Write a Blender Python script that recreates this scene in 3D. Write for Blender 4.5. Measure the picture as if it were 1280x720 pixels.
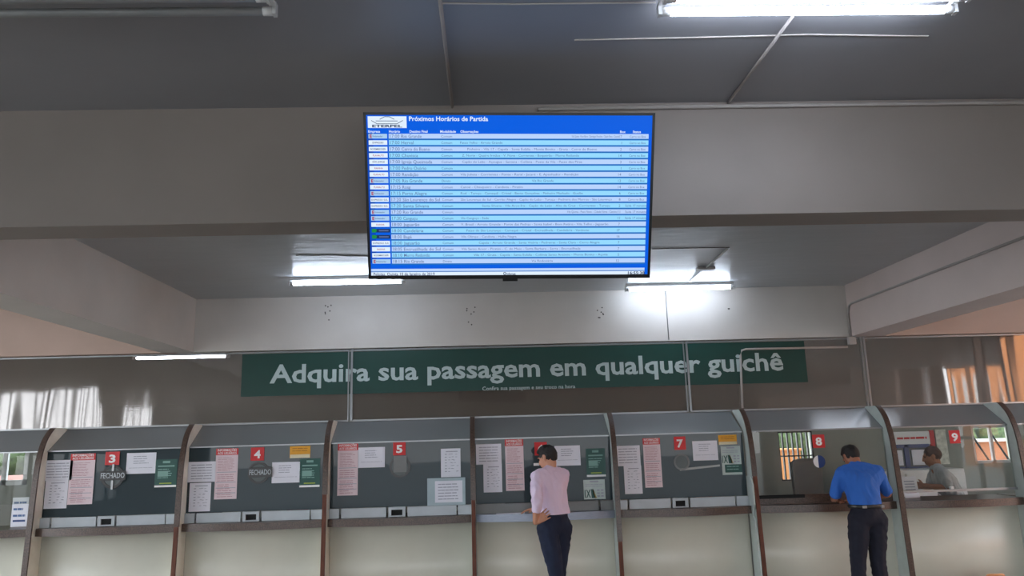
import bpy, bmesh, math, random
from mathutils import Vector, Matrix
random.seed(7)
for o in list(bpy.data.objects): bpy.data.objects.remove(o)
SC = bpy.context.scene
COL = SC.collection

# ------------------------------------------------------------------ camera
FPX = 950.0; PITCH, YAW, ROLL = (math.radians(a) for a in (11.45, 2.15, -1.64)); CH = 1.72
Fv = Vector((math.sin(YAW)*math.cos(PITCH), math.cos(YAW)*math.cos(PITCH), math.sin(PITCH)))
r0 = Vector((math.cos(YAW), -math.sin(YAW), 0)); u0 = r0.cross(Fv)
Rv = math.cos(ROLL)*r0 + math.sin(ROLL)*u0; Uv = -math.sin(ROLL)*r0 + math.cos(ROLL)*u0
cd = bpy.data.cameras.new('camera'); cam = bpy.data.objects.new('camera', cd); COL.objects.link(cam)
cd.sensor_width = 36; cd.lens = FPX*36/1280; cd.clip_start = .05; cd.clip_end = 200
M = Matrix.Identity(4)
for i, v in enumerate((Rv, Uv, -Fv)):
    for j in range(3): M[j][i] = v[j]
M[2][3] = CH
cam.matrix_world = M
SC.camera = cam
CP = Vector((0, 0, CH))
def ray(x, y): return Fv + (x-640)/FPX*Rv - (y-360)/FPX*Uv
def onY(x, y, Y): d = ray(x, y); return CP + d*(Y/d.y)
def onZ(x, y, Z): d = ray(x, y); return CP + d*((Z-CH)/d.z)
def onX(x, y, X): d = ray(x, y); return CP + d*(X/d.x)

# ------------------------------------------------------------------ world, exposure
SC.view_settings.view_transform = 'Standard'; SC.view_settings.look = 'None'
SC.view_settings.exposure = 0; SC.view_settings.gamma = 1; SC.view_settings.use_curve_mapping = False
W = bpy.data.worlds.new('sky'); SC.world = W; W.use_nodes = True
wn = W.node_tree; bg = wn.nodes['Background']
tc = wn.nodes.new('ShaderNodeTexCoord'); sp = wn.nodes.new('ShaderNodeSeparateXYZ'); rp = wn.nodes.new('ShaderNodeValToRGB')
wn.links.new(tc.outputs['Generated'], sp.inputs[0]); wn.links.new(sp.outputs['Z'], rp.inputs[0]); wn.links.new(rp.outputs[0], bg.inputs[0])
rp.color_ramp.elements[0].position = 0; rp.color_ramp.elements[0].color = (.95, .97, 1, 1)
rp.color_ramp.elements[1].position = .8; rp.color_ramp.elements[1].color = (.62, .78, 1, 1)
SKY = 7.8
bg.inputs[1].default_value = SKY
SUN = 7.0
sl = bpy.data.lights.new('sun', 'SUN'); sl.energy = SUN; sl.angle = math.radians(2); sl.color = (1, .94, .84)
so = bpy.data.objects.new('sun', sl); COL.objects.link(so)
so.rotation_euler = Vector((-.72, .18, .67)).to_track_quat('Z', 'Y').to_euler()
TUBE = 40.0      # emission of a lit fluorescent tube
SCREEN = 1.0

# ------------------------------------------------------------------ materials
def lin(c):
    return tuple((v/255/12.92 if v/255 <= .04045 else ((v/255+.055)/1.055)**2.4) for v in c)
MATS = {}
def mat(name, rgb, rough=.6, metal=0, var=.08, scale=6, bump=0, bscale=30, spec=.5, stretch=(1, 1, 1), emit=0, detail=4):
    if name in MATS: return MATS[name]
    m = bpy.data.materials.new(name); m.use_nodes = True; MATS[name] = m
    nt = m.node_tree; b = nt.nodes['Principled BSDF']; L = nt.links
    c = lin(rgb)
    b.inputs['Roughness'].default_value = rough; b.inputs['Metallic'].default_value = metal
    b.inputs['Specular IOR Level'].default_value = spec
    t = nt.nodes.new('ShaderNodeTexCoord'); mp = nt.nodes.new('ShaderNodeMapping'); mp.inputs['Scale'].default_value = stretch
    L.new(t.outputs['Object'], mp.inputs[0])
    n = nt.nodes.new('ShaderNodeTexNoise'); n.inputs['Scale'].default_value = scale; n.inputs['Detail'].default_value = detail
    L.new(mp.outputs[0], n.inputs['Vector'])
    r = nt.nodes.new('ShaderNodeValToRGB'); L.new(n.outputs['Fac'], r.inputs[0])
    r.color_ramp.elements[0].position = .3; r.color_ramp.elements[1].position = .7
    r.color_ramp.elements[0].color = tuple(v*(1-var) for v in c)+(1,); r.color_ramp.elements[1].color = tuple(min(1, v*(1+var)) for v in c)+(1,)
    L.new(r.outputs[0], b.inputs['Base Color'])
    if bump:
        n2 = nt.nodes.new('ShaderNodeTexNoise'); n2.inputs['Scale'].default_value = bscale; n2.inputs['Detail'].default_value = 3
        L.new(mp.outputs[0], n2.inputs['Vector'])
        bp = nt.nodes.new('ShaderNodeBump'); bp.inputs['Strength'].default_value = bump; bp.inputs['Distance'].default_value = .01
        L.new(n2.outputs['Fac'], bp.inputs['Height']); L.new(bp.outputs[0], b.inputs['Normal'])
    if emit:
        b.inputs['Emission Color'].default_value = c+(1,); b.inputs['Emission Strength'].default_value = emit
    return m
def glow(name, rgb, strength):
    if name in MATS: return MATS[name]
    m = bpy.data.materials.new(name); m.use_nodes = True; MATS[name] = m
    nt = m.node_tree; b = nt.nodes['Principled BSDF']
    b.inputs['Base Color'].default_value = (.01, .01, .01, 1); b.inputs['Roughness'].default_value = .6; b.inputs['Specular IOR Level'].default_value = .05
    b.inputs['Emission Color'].default_value = lin(rgb)+(1,); b.inputs['Emission Strength'].default_value = strength
    return m
def sheet(name, tint, trans, diff, rough, fres=.35, wave=0, wscale=3, wstretch=(1, 1, 1), diff_rgb=(120, 120, 118), fine=0):
    """clear or smoked sheet: tinted transparency, a milky share and a mirror coat"""
    m = bpy.data.materials.new(name); m.use_nodes = True; MATS[name] = m
    nt = m.node_tree; nt.nodes.clear(); N = nt.nodes.new; L = nt.links.new
    out = N('ShaderNodeOutputMaterial'); tr = N('ShaderNodeBsdfTransparent'); tr.inputs[0].default_value = tuple(v*trans for v in lin(tint))+(1,)
    df = N('ShaderNodeBsdfDiffuse'); df.inputs[0].default_value = lin(diff_rgb)+(1,)
    gl = N('ShaderNodeBsdfGlossy'); gl.inputs['Roughness'].default_value = rough; gl.inputs[0].default_value = (.95, .95, .95, 1)
    m1 = N('ShaderNodeMixShader'); m1.inputs[0].default_value = diff; L(tr.outputs[0], m1.inputs[1]); L(df.outputs[0], m1.inputs[2])
    m2 = N('ShaderNodeMixShader'); lw = N('ShaderNodeLayerWeight'); lw.inputs['Blend'].default_value = .3
    mm = N('ShaderNodeMapRange'); L(lw.outputs['Facing'], mm.inputs[0]); mm.inputs[3].default_value = fres; mm.inputs[4].default_value = min(1, fres*3)
    L(mm.outputs[0], m2.inputs[0]); L(m1.outputs[0], m2.inputs[1]); L(gl.outputs[0], m2.inputs[2]); L(m2.outputs[0], out.inputs[0])
    if wave:
        t = N('ShaderNodeTexCoord'); mp = N('ShaderNodeMapping'); mp.inputs['Scale'].default_value = wstretch
        n = N('ShaderNodeTexNoise'); n.inputs['Scale'].default_value = wscale; n.inputs['Detail'].default_value = 1
        L(t.outputs['Object'], mp.inputs[0]); L(mp.outputs[0], n.inputs['Vector'])
        bp = N('ShaderNodeBump'); bp.inputs['Strength'].default_value = 1; bp.inputs['Distance'].default_value = wave
        L(n.outputs['Fac'], bp.inputs['Height']); src = bp
        if fine:
            w = N('ShaderNodeTexNoise'); w.inputs['Scale'].default_value = 60; mp2 = N('ShaderNodeMapping'); mp2.inputs['Scale'].default_value = (.02, 1, 1)
            L(t.outputs['Object'], mp2.inputs[0]); L(mp2.outputs[0], w.inputs['Vector'])
            b2 = N('ShaderNodeBump'); b2.inputs['Strength'].default_value = 1; b2.inputs['Distance'].default_value = fine
            L(w.outputs['Fac'], b2.inputs['Height']); L(bp.outputs[0], b2.inputs['Normal']); src = b2
        L(src.outputs[0], gl.inputs['Normal'])
    return m
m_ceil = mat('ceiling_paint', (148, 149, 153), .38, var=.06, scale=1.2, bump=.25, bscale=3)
m_ceil2 = mat('ceiling_paint_rear_lit', (184, 188, 192), .3, var=.05, scale=1.2, bump=.5, bscale=9, stretch=(.35, 1, 1))  # ceiling paint lightened to stand in for stronger light in the rear bay
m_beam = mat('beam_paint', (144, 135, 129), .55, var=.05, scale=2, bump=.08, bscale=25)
m_wall = mat('wall_paint', (208, 202, 196), .5, var=.05, scale=2, bump=.08, bscale=20)
m_warmwall = mat('warm_lit_wall_paint', (190, 165, 152), .7, var=.06, scale=2)  # same wall in the side bays, with the warmer light put into its colour
m_office = mat('office_wall_paint', (150, 152, 144), .7, var=.05, scale=2)
m_floor = mat('terrazzo_floor', (128, 120, 110), .35, var=.3, scale=60)
m_floor2 = mat('office_floor', (90, 84, 76), .6)
m_cream = mat('cream_laminate', (205, 204, 190), .32, var=.04, scale=3)
m_creamf = mat('cream_fin_paint', (242, 240, 228), .5, var=.07, scale=8)
m_whitef = mat('pale_fin_paint', (186, 196, 192), .5, var=.07, scale=8)
m_granite = mat('brown_granite', (78, 62, 54), .35, var=.45, scale=90, detail=2)
m_rust = mat('bare_red_wood', (98, 54, 38), .7, var=.3, scale=14, stretch=(4, 4, .6))
m_alu = mat('aluminium', (150, 152, 154), .35, .8, var=.05)
m_steel = mat('brushed_steel', (138, 145, 158), .45, .7, var=.08, stretch=(1, 20, 20))
m_white = mat('white_enamel', (215, 216, 216), .35)
m_kerb = mat('kerb_white', (176, 184, 190), .35)
m_grey = mat('grey_plastic', (120, 122, 122), .5)
m_dgrey = mat('dark_grey_plastic', (48, 50, 52), .45)
m_black = mat('black_plastic', (14, 14, 16), .3)
m_slot = mat('slot_black', (8, 8, 9), .8)
m_pipe = mat('painted_conduit', (170, 164, 160), .45)
m_paper = mat('paper', (226, 226, 236), .7, var=.03)
m_paperp = mat('pinkish_paper', (226, 206, 212), .7, var=.03)
m_ink = mat('grey_ink', (162, 164, 178), .8, var=.1)
m_inkr = mat('faded_red_ink', (186, 140, 150), .8, var=.1)
m_red = mat('red_print', (205, 42, 46), .5, var=.04)
m_green = mat('dark_green_print', (12, 74, 66), .45, var=.05)
m_lgreen = mat('pale_green_print', (120, 160, 150), .5)
m_yellow = mat('yellow_print', (226, 160, 34), .5, var=.05)
m_lime = mat('lime_print', (150, 170, 50), .5)
m_wprint = mat('white_print', (236, 236, 236), .5, var=.02)
m_sign = mat('green_sign_board', (6, 60, 52), .4, var=.06)
m_letter = mat('sign_letter_white', (178, 194, 194), .4, var=.03)
m_wood = mat('desk_wood', (150, 104, 70), .5, var=.2, scale=10, stretch=(1, 8, 8))
m_blue = mat('blue_frame', (24, 60, 120), .4)
m_tube = glow('lit_tube', (222, 236, 255), TUBE); m_tube2 = glow('lit_tube_dimmed', (226, 236, 255), TUBE*.75)  # twin lamp's tubes dimmed so that the beam catches less light
m_tubeoff = mat('unlit_tube', (150, 154, 154), .3)
m_leaf = mat('foliage', (76, 92, 56), .8, var=.5, scale=14, bump=1, bscale=20)
m_brick = mat('orange_wall', (222, 146, 92), .9, var=.15, scale=3)
m_hole = mat('nail_hole', (60, 52, 48), .9)
m_band = sheet('smoked_plastic', (248, 244, 242), .98, .16, .05, .07, wave=.03, wscale=1.1, wstretch=(1.6, 1, .25), diff_rgb=(120, 108, 102), fine=.0001)
m_canopy = sheet('grey_plastic_sheet', (200, 205, 205), .5, .78, .2, .10, wave=.01, wscale=1.5, diff_rgb=(146, 150, 152))
m_film = sheet('filmed_glass_hazed', (140, 150, 148), .35, .30, .02, .010, wave=.003, wscale=1, diff_rgb=(104, 122, 130))  # bluish milk share stands in for the outdoors mirrored in the glass
m_glass = sheet('clear_glass', (250, 252, 250), .93, .03, .01, .012, wave=.002, wscale=1, diff_rgb=(170, 172, 170))

# ------------------------------------------------------------------ mesh builder
_tc = {}
def text_geo(s, bold):
    k = (s, bold)
    if k not in _tc:
        cu = bpy.data.curves.new('t', 'FONT'); cu.body = s; cu.size = 1; cu.offset = bold; cu.resolution_u = 2; cu.fill_mode = 'FRONT' if hasattr(cu, 'fill_mode') else cu.fill_mode
        ob = bpy.data.objects.new('t', cu); COL.objects.link(ob)
        dg = bpy.context.evaluated_depsgraph_get(); me = ob.evaluated_get(dg).to_mesh()
        vs = [(v.co.x, v.co.y) for v in me.vertices]; fs = [tuple(p.vertices) for p in me.polygons]
        ob.evaluated_get(dg).to_mesh_clear(); bpy.data.objects.remove(ob); bpy.data.curves.remove(cu)
        xs = [v[0] for v in vs] or [0, 1]
        _tc[k] = (vs, fs, min(xs), max(xs))
    return _tc[k]
class MB:
    def __init__(s): s.v = []; s.f = []; s.m = []; s.mats = []; s.sm = []
    def mi(s, m):
        if m not in s.mats: s.mats.append(m)
        return s.mats.index(m)
    def add(s, vs, fs, m, smooth=False):
        b = len(s.v); s.v += [Vector(v) for v in vs]; k = s.mi(m)
        for f in fs: s.f.append(tuple(i+b for i in f)); s.m.append(k); s.sm.append(smooth)
        return s
    def box(s, a, b, m, X=None):
        (x0, y0, z0), (x1, y1, z1) = a, b
        vs = [Vector(p) for p in ((x0,y0,z0),(x1,y0,z0),(x1,y1,z0),(x0,y1,z0),(x0,y0,z1),(x1,y0,z1),(x1,y1,z1),(x0,y1,z1))]
        if X is not None: vs = [X @ v for v in vs]
        return s.add(vs, [(0,3,2,1),(4,5,6,7),(0,1,5,4),(1,2,6,5),(2,3,7,6),(3,0,4,7)], m)
    def quad(s, pts, m): return s.add(pts, [tuple(range(len(pts)))], m)
    def tube(s, pts, r, m, n=10, cap=True):
        pts = [Vector(p) for p in pts]; vs = []; fs = []
        up = Vector((0, 0, 1))
        for i, p in enumerate(pts):
            d = (pts[min(i+1, len(pts)-1)]-pts[max(i-1, 0)]).normalized()
            a = d.cross(up if abs(d.z) < .95 else Vector((1, 0, 0))).normalized(); b = d.cross(a)
            rr = r[i] if isinstance(r, (list, tuple)) else r
            for k in range(n):
                t = 2*math.pi*k/n; vs.append(p+a*math.cos(t)*rr+b*math.sin(t)*rr)
        for i in range(len(pts)-1):
            for k in range(n): fs.append((i*n+k, i*n+(k+1) % n, (i+1)*n+(k+1) % n, (i+1)*n+k))
        if cap: fs.append(tuple(range(n-1, -1, -1))); fs.append(tuple(range((len(pts)-1)*n, len(pts)*n)))
        return s.add(vs, fs, m, True)
    def disc(s, c, r, m, nrm=(0, -1, 0), thick=.006, n=28, inner=0):
        c = Vector(c); d = Vector(nrm).normalized(); a = d.cross(Vector((0, 0, 1))).normalized(); b = a.cross(d)
        vs = []; fs = []
        for rr, dd in ((r, 0), (r, thick), (inner, thick), (inner, 0)):
            for k in range(n):
                t = 2*math.pi*k/n; vs.append(c+a*math.cos(t)*rr+b*math.sin(t)*rr+d*dd)
        for q in range(3):
            for k in range(n): fs.append((q*n+k, q*n+(k+1) % n, (q+1)*n+(k+1) % n, (q+1)*n+k))
        return s.add(vs, fs, m)
    def prism(s, poly, x0, x1, m):   # polygon in (y,z) swept along x
        n = len(poly); vs = [(x0, y, z) for y, z in poly]+[(x1, y, z) for y, z in poly]
        fs = [tuple(range(n)), tuple(range(2*n-1, n-1, -1))]+[(k, n+k, n+(k+1) % n, (k+1) % n) for k in range(n)]
        return s.add(vs, fs, m)
    def text(s, t, o, ux, uy, m, size=None, width=None, bold=.0, align='L', hs=1.0):
        vs, fs, a, b = text_geo(t, bold)
        if size is None: size = width/(b-a)
        sx = size if width is None else width/(b-a)
        o = Vector(o); ux = Vector(ux); uy = Vector(uy)
        off = {'L': a, 'C': (a+b)/2, 'R': b}[align]
        return s.add([o+ux*((x-off)*sx)+uy*(y*size*hs) for x, y in vs], fs, m)
    def build(s, name, parent=None, origin=None, bevel=0, smooth=False):
        me = bpy.data.meshes.new(name)
        if origin is None:
            origin = Vector((0, 0, 0))
            if parent is None and s.v:
                lo = [min(v[i] for v in s.v) for i in range(3)]; hi = [max(v[i] for v in s.v) for i in range(3)]
                origin = Vector(((lo[0]+hi[0])/2, (lo[1]+hi[1])/2, lo[2]))
        if parent is not None: origin = Vector(parent['_o'])
        me.from_pydata([v-origin for v in s.v], [], s.f)
        for m in s.mats: me.materials.append(m)
        for p, k, q in zip(me.polygons, s.m, s.sm): p.material_index = k; p.use_smooth = q or smooth
        me.update()
        o = bpy.data.objects.new(name, me); COL.objects.link(o)
        if parent is None: o.location = origin
        else: o.parent = parent
        o['_o'] = list(origin)
        if bevel:
            b = o.modifiers.new('bevel', 'BEVEL'); b.width = bevel; b.segments = 2; b.limit_method = 'ANGLE'
        return o
def tag(o, label=None, cat=None, group=None, kind=None):
    if label: o['label'] = label
    if cat: o['category'] = cat
    if group: o['group'] = group
    if kind: o['kind'] = kind
    return o
def thing(name, loc, label, cat, group=None):
    o = bpy.data.objects.new(name, None); o.empty_display_size = .1; COL.objects.link(o); o.location = loc; o['_o'] = list(loc)
    return tag(o, label, cat, group)
def struct(name, mb, label=None, cat=None, bevel=0):
    return tag(mb.build(name, bevel=bevel), label, cat, kind='structure')
def box(a, b, m): return MB().box(a, b, m)
def holed(axis, p0, p1, u0, u1, z0, z1, holes, m):
    """wall with openings; axis 'y': spans x=u; axis 'x': spans y=u"""
    mb = MB(); us = sorted({u0, u1}|{h[0] for h in holes}|{h[1] for h in holes}); zs = sorted({z0, z1}|{h[2] for h in holes}|{h[3] for h in holes})
    for i in range(len(us)-1):
        for j in range(len(zs)-1):
            cu, cz = (us[i]+us[i+1])/2, (zs[j]+zs[j+1])/2
            if any(h[0] < cu < h[1] and h[2] < cz < h[3] for h in holes): continue
            if axis == 'y': mb.box((us[i], p0, zs[j]), (us[i+1], p1, zs[j+1]), m)
            else: mb.box((p0, us[i], zs[j]), (p1, us[i+1], zs[j+1]), m)
    return mb
def rect_px(x0, y0, x1, y1, Y):
    a = onY(x0, y0, Y); b = onY(x1, y1, Y)
    return a.x, b.x, b.z, (min(a.z, 1.75) if 8.1 < Y < 8.21 else a.z)   # x0,x1,z0,z1

# ------------------------------------------------------------------ shell
ZC = 3.4; ZB = 2.8; YB = 8.55; YO = 11.3; XL, XR = -9.0, 9.0; YN = -8.0
struct('floor', box((XL-.2, YN-.2, -.1), (XR+.2, YO+.2, 0), m_floor))
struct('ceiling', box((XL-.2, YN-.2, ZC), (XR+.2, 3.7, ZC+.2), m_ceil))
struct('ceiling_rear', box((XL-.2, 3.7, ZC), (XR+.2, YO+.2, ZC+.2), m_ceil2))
# side walls with big windows
LW = [(-3.2, 1.2, .6, 3.3), (1.3, 3.7, .3, 3.25), (3.9, 8.3, .1, 3.35)]
RW = [(1.6, 3.7, .3, 3.2), (3.9, 8.3, .1, 3.35)]
struct('wall_left', holed('x', XL-.2, XL, YN, YO, 0, ZC, LW, m_wall))
struct('wall_right', holed('x', XR, XR+.2, YN, YO, 0, ZC, RW, m_warmwall))
struct('wall_front', holed('y', YN-.2, YN, XL, XR, 0, ZC, [(-8.7, 8.7, .0, 1.85)], m_office))
n = 0
for side, H in (('x', LW), ('r', RW)):
    X = XL-.1 if side == 'x' else XR+.1
    for (a, b, z0, z1) in H:
        n += 1; mb = MB()
        k = max(2, round((b-a)/.62))
        for i in range(k+1):
            y = a+(b-a)*i/k; mb.box((X-.03, y-.03, z0), (X+.03, y+.03, z1), m_dgrey)
        for z in (z0+.03, (z0+z1)/2-.2, z1-.03): mb.box((X-.025, a, z-.03), (X+.025, b, z+.03), m_dgrey)
        struct('window_%d' % n, mb)
# beams
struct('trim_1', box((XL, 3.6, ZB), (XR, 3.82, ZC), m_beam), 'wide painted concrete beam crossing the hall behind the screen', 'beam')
LX0, LX1, RX0, RX1 = -3.6, -3.25, 4.2, 4.6
struct('trim_2', box((LX0, 3.82, ZB), (LX1, YB, ZC), m_wall), 'pale cross beam running to the ticket wall on the left', 'beam')
struct('trim_3', box((RX0, 3.82, ZB), (RX1, YB, ZC), mat('pinkish_beam_paint', (212, 196, 190), .55, var=.04, scale=2)), 'pinkish cross beam running to the ticket wall on the right', 'beam')
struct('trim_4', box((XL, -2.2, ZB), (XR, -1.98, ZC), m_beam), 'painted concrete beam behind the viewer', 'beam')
# wall above the smoked band: three bays
mb = MB(); mb.box((LX1-.2, YB, ZB), (RX0+.2, YB+.12, ZC), m_wall)
struct('wall_back', mb)
mb = MB(); mb.box((XL, YB, ZB), (LX1-.2, YB+.12, ZC), m_warmwall); mb.box((RX0+.2, YB, ZB), (XR, YB+.12, ZC), m_warmwall)
struct('wall_back_sides', mb)
# nail holes and crack on the wall
mb = MB()
for (cx, cy) in ((412, 392), (588, 395), (752, 395), (908, 386)):
    for i in range(7 if cx != 908 else 2):
        p = onY(cx+random.uniform(-6, 6), cy+random.uniform(-12, 12) if cx != 908 else cy, YB)
        mb.disc((p.x, YB, p.z), .008, m_hole, thick=.002, n=8)
struct('trim_5', mb, 'small nail holes left in the pale wall', 'holes')
# office room behind
def px(x0, y0, x1, y1, Y=YO): return rect_px(x0, y0, x1, y1, Y)
w2 = px(-22, 548, 33, 606); w8 = px(972, 540, 1021, 600); w9a = px(1122, 552, 1163, 585); w9b = px(1213, 532, 1270, 578)
HO = [(w2[0], w2[1], w2[2], w2[3]), (w8[0], w8[1], w8[2], w8[3]), (w9b[0], w9b[1], w9b[2], w9b[3])]
struct('wall_office', holed('y', YO, YO+.15, XL, XR, 0, ZC, HO, m_office))
def win(name, h, verts, horz, m, w=.03, diag=False, depth=.04):
    mb = MB(); a, b, z0, z1 = h; y0 = YO+.02
    for x in (a, b-w): mb.box((x, y0, z0), (x+w, y0+depth, z1), m)
    for z in (z0, z1-w): mb.box((a, y0, z), (b, y0+depth, z+w), m)
    for i in range(1, verts): x = a+(b-a)*i/verts; mb.box((x-w/2, y0, z0), (x+w/2, y0+depth, z1), m)
    for i in range(1, horz): z = z0+(z1-z0)*i/horz; mb.box((a, y0, z-w/2), (b, y0+depth, z+w/2), m)
    if diag:
        for (x0, x1) in ((a, (a+b)/2), ((a+b)/2, b)): mb.tube([(x0, y0+.1, z1), (x1, y0+.1, z0)], .015, m_dgrey)
    return struct(name, mb)
win('window_8', w2, 2, 1, m_white, .07); win('window_9', w8, 7, 2, m_dgrey, .018); win('window_10', w9b, 2, 1, m_white, .04, True)
# things outside the office windows
mb = MB()
for i in range(150):
    c = Vector((random.uniform(-13.5, -5.5), random.uniform(13.8, 14.8), random.uniform(0, 3.2))); r = random.uniform(.3, .6)
    bm = bmesh.new(); bmesh.ops.create_icosphere(bm, subdivisions=2, radius=r)
    for v in bm.verts: v.co *= random.uniform(.8, 1.15)
    mb.add([v.co+c for v in bm.verts], [tuple(v.index for v in f.verts) for f in bm.faces], m_leaf, True); bm.free()
tag(mb.build('hedge'), 'green leafy hedge seen outside the far left office window', 'hedge')
mb = MB()
for i in range(80):
    c = Vector((random.uniform(4.6, 8.5), random.uniform(15.2, 16.4), random.uniform(0, 3.6))); r = random.uniform(.3, .6)
    bm = bmesh.new(); bmesh.ops.create_icosphere(bm, subdivisions=2, radius=r)
    for v in bm.verts: v.co *= random.uniform(.8, 1.15)
    mb.add([v.co+c for v in bm.verts], [tuple(v.index for v in f.verts) for f in bm.faces], m_leaf, True); bm.free()
tag(mb.build('hedge'), 'tree foliage seen outside the barred window behind counter eight', 'hedge')
q = rect_px(980, 564, 1000, 592, 13.0)
mb = MB(); mb.box((q[0]-.1, 13.0, 0), (q[1]+.05, 13.4, q[3]), m_brick); mb.box((q[0]-.13, 12.97, q[3]), (q[1]+.08, 13.43, q[3]+.04), m_brick)
tag(mb.build('orange_cabinet', bevel=.01), 'orange box cabinet outside the barred window behind counter eight', 'cabinet')
m_terra = mat('terracotta_wall', (164, 108, 80), .9, var=.15, scale=3); zt0 = onY(1240, 552, 13.2).z
mb = MB(); mb.box((7.0, 13.2, 0), (13.5, 13.4, zt0), m_terra); mb.box((7.0, 13.15, zt0), (13.5, 13.45, zt0+.05), m_wall)
tag(mb.build('garden_wall'), 'orange rendered wall outside the right office window', 'wall')
mb = MB(); mb.box((-11, 12.9, 0), (-5.6, 13.0, onY(22, 594, 12.9).z), mat('pink_fence', (226, 176, 166), .8, var=.1))
tag(mb.build('garden_wall'), 'pink low wall outside the far left office window', 'wall')
mb = MB()
for i in range(90):
    c = Vector((random.uniform(10.0, 16), random.uniform(17.6, 19), random.uniform(0, 4.6))); r = random.uniform(.3, .6)
    bm = bmesh.new(); bmesh.ops.create_icosphere(bm, subdivisions=2, radius=r)
    for v in bm.verts: v.co *= random.uniform(.8, 1.15)
    mb.add([v.co+c for v in bm.verts], [tuple(v.index for v in f.verts) for f in bm.faces], m_leaf, True); bm.free()
tag(mb.build('hedge'), 'dark foliage above the orange wall outside the right office window', 'hedge')
mb = MB(); mb.box((24, -22, -.12), (24.3, 11, 6.5), m_brick)
for y in (-19, -14, -9, -4, 1, 6): mb.box((23.95, y, 1.2), (24.0, y+1.8, 4.2), m_wall)
tag(mb.build('neighbouring_building'), 'orange building across from the right windows', 'building')
struct('floor_outside', box((-60, -60, -.3), (60, 60, -.12), mat('concrete_ground', (170, 166, 158), .9)))

# ------------------------------------------------------------------ ticket wall
FINS = [(-4.575, 'c'), (-3.13, 'c'), (-1.665, 'c'), (-.155, 'w'), (1.325, 'w'), (2.775, 'w'), (4.29, 'w'), (5.66, 'w')]
FX = [-6.05]+[f[0] for f in FINS]+[7.1]
T = .045
prof = [(8.0, 0), (8.02, .57), (8.045, 1.17), (8.065, 1.5), (8.085, 1.66), (8.12, 1.78), (8.17, 1.88), (8.25, 1.965), (8.30, 2.0)]
def spline(pts, k=4):
    out = []
    for i in range(len(pts)-1):
        p0 = pts[max(i-1, 0)]; p1 = pts[i]; p2 = pts[i+1]; p3 = pts[min(i+2, len(pts)-1)]
        for j in range(k):
            t = j/k
            out.append(tuple(.5*((2*p1[a])+(-p0[a]+p2[a])*t+(2*p0[a]-5*p1[a]+4*p2[a]-p3[a])*t*t+(-p0[a]+3*p1[a]-3*p2[a]+p3[a])*t**3) for a in range(len(p1))))
    return out+[tuple(pts[-1])]
P = spline(prof)
WHERE = ['left of counter three', 'between counters three and four', 'between counters four and five', 'between counters five and six',
         'between counters six and seven', 'between counters seven and eight', 'between counters eight and nine', 'right of counter nine at the frame edge']
WOODZ = [None, .98, 1.25, 1.15, .7, 1.3, None, None]
for i, ((x, kind), wh) in enumerate(zip(FINS, WHERE)):
    root = thing('counter_divider', (x, 8.2, 0), '%s curved divider with granite edge, %s' % ('cream' if kind == 'c' else 'pale grey white', wh), 'divider', 'divider fins of the ticket counters')
    m = m_creamf if kind == 'c' else m_whitef
    e = .016
    body = [(y+e, z) for y, z in P]+[(YB-.002, 2.0), (YB-.002, 1.985), (8.235, 1.76), (8.235, 0)]
    MB().prism(body, x-T/2, x+T/2, m).build('side_panel', root)
    wz = WOODZ[i] or 0
    def strip(a, b, m, name, w=T/2+.003, rag=0):
        q = [p for p in P if a <= p[1] <= b]
        if not q: return
        q = [(q[0][0], a)]+q+[(q[-1][0] if b < 1.99 else q[-1][0], min(b, 2.0))]
        poly = [(y-.004, z) for y, z in q]+[(y+e+(random.uniform(-rag, rag) if rag else 0), z) for y, z in reversed(q)]
        MB().prism(poly, x-w, x+w, m).build(name, root)
    strip(wz, 2.0, m_granite, 'edge_trim')
    if wz:
        o = None; strip(0, wz, m_rust, 'bare_wood_edge', T/2-.002, .004)
    if i == 5:   # broken cladding, a loose pale flap on the left face
        pl = [(8.0, .2), (8.015, .62), (8.05, .86), (8.10, .9), (8.03, 1.02), (8.03, 1.22), (8.09, 1.3), (8.2, 1.3), (8.2, .2)]
        MB().prism(pl, x-T/2-.022, x-T/2-.006, m_whitef).build('loose_panel', root)['label'] = 'cracked loose side panel bulging out'

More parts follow.
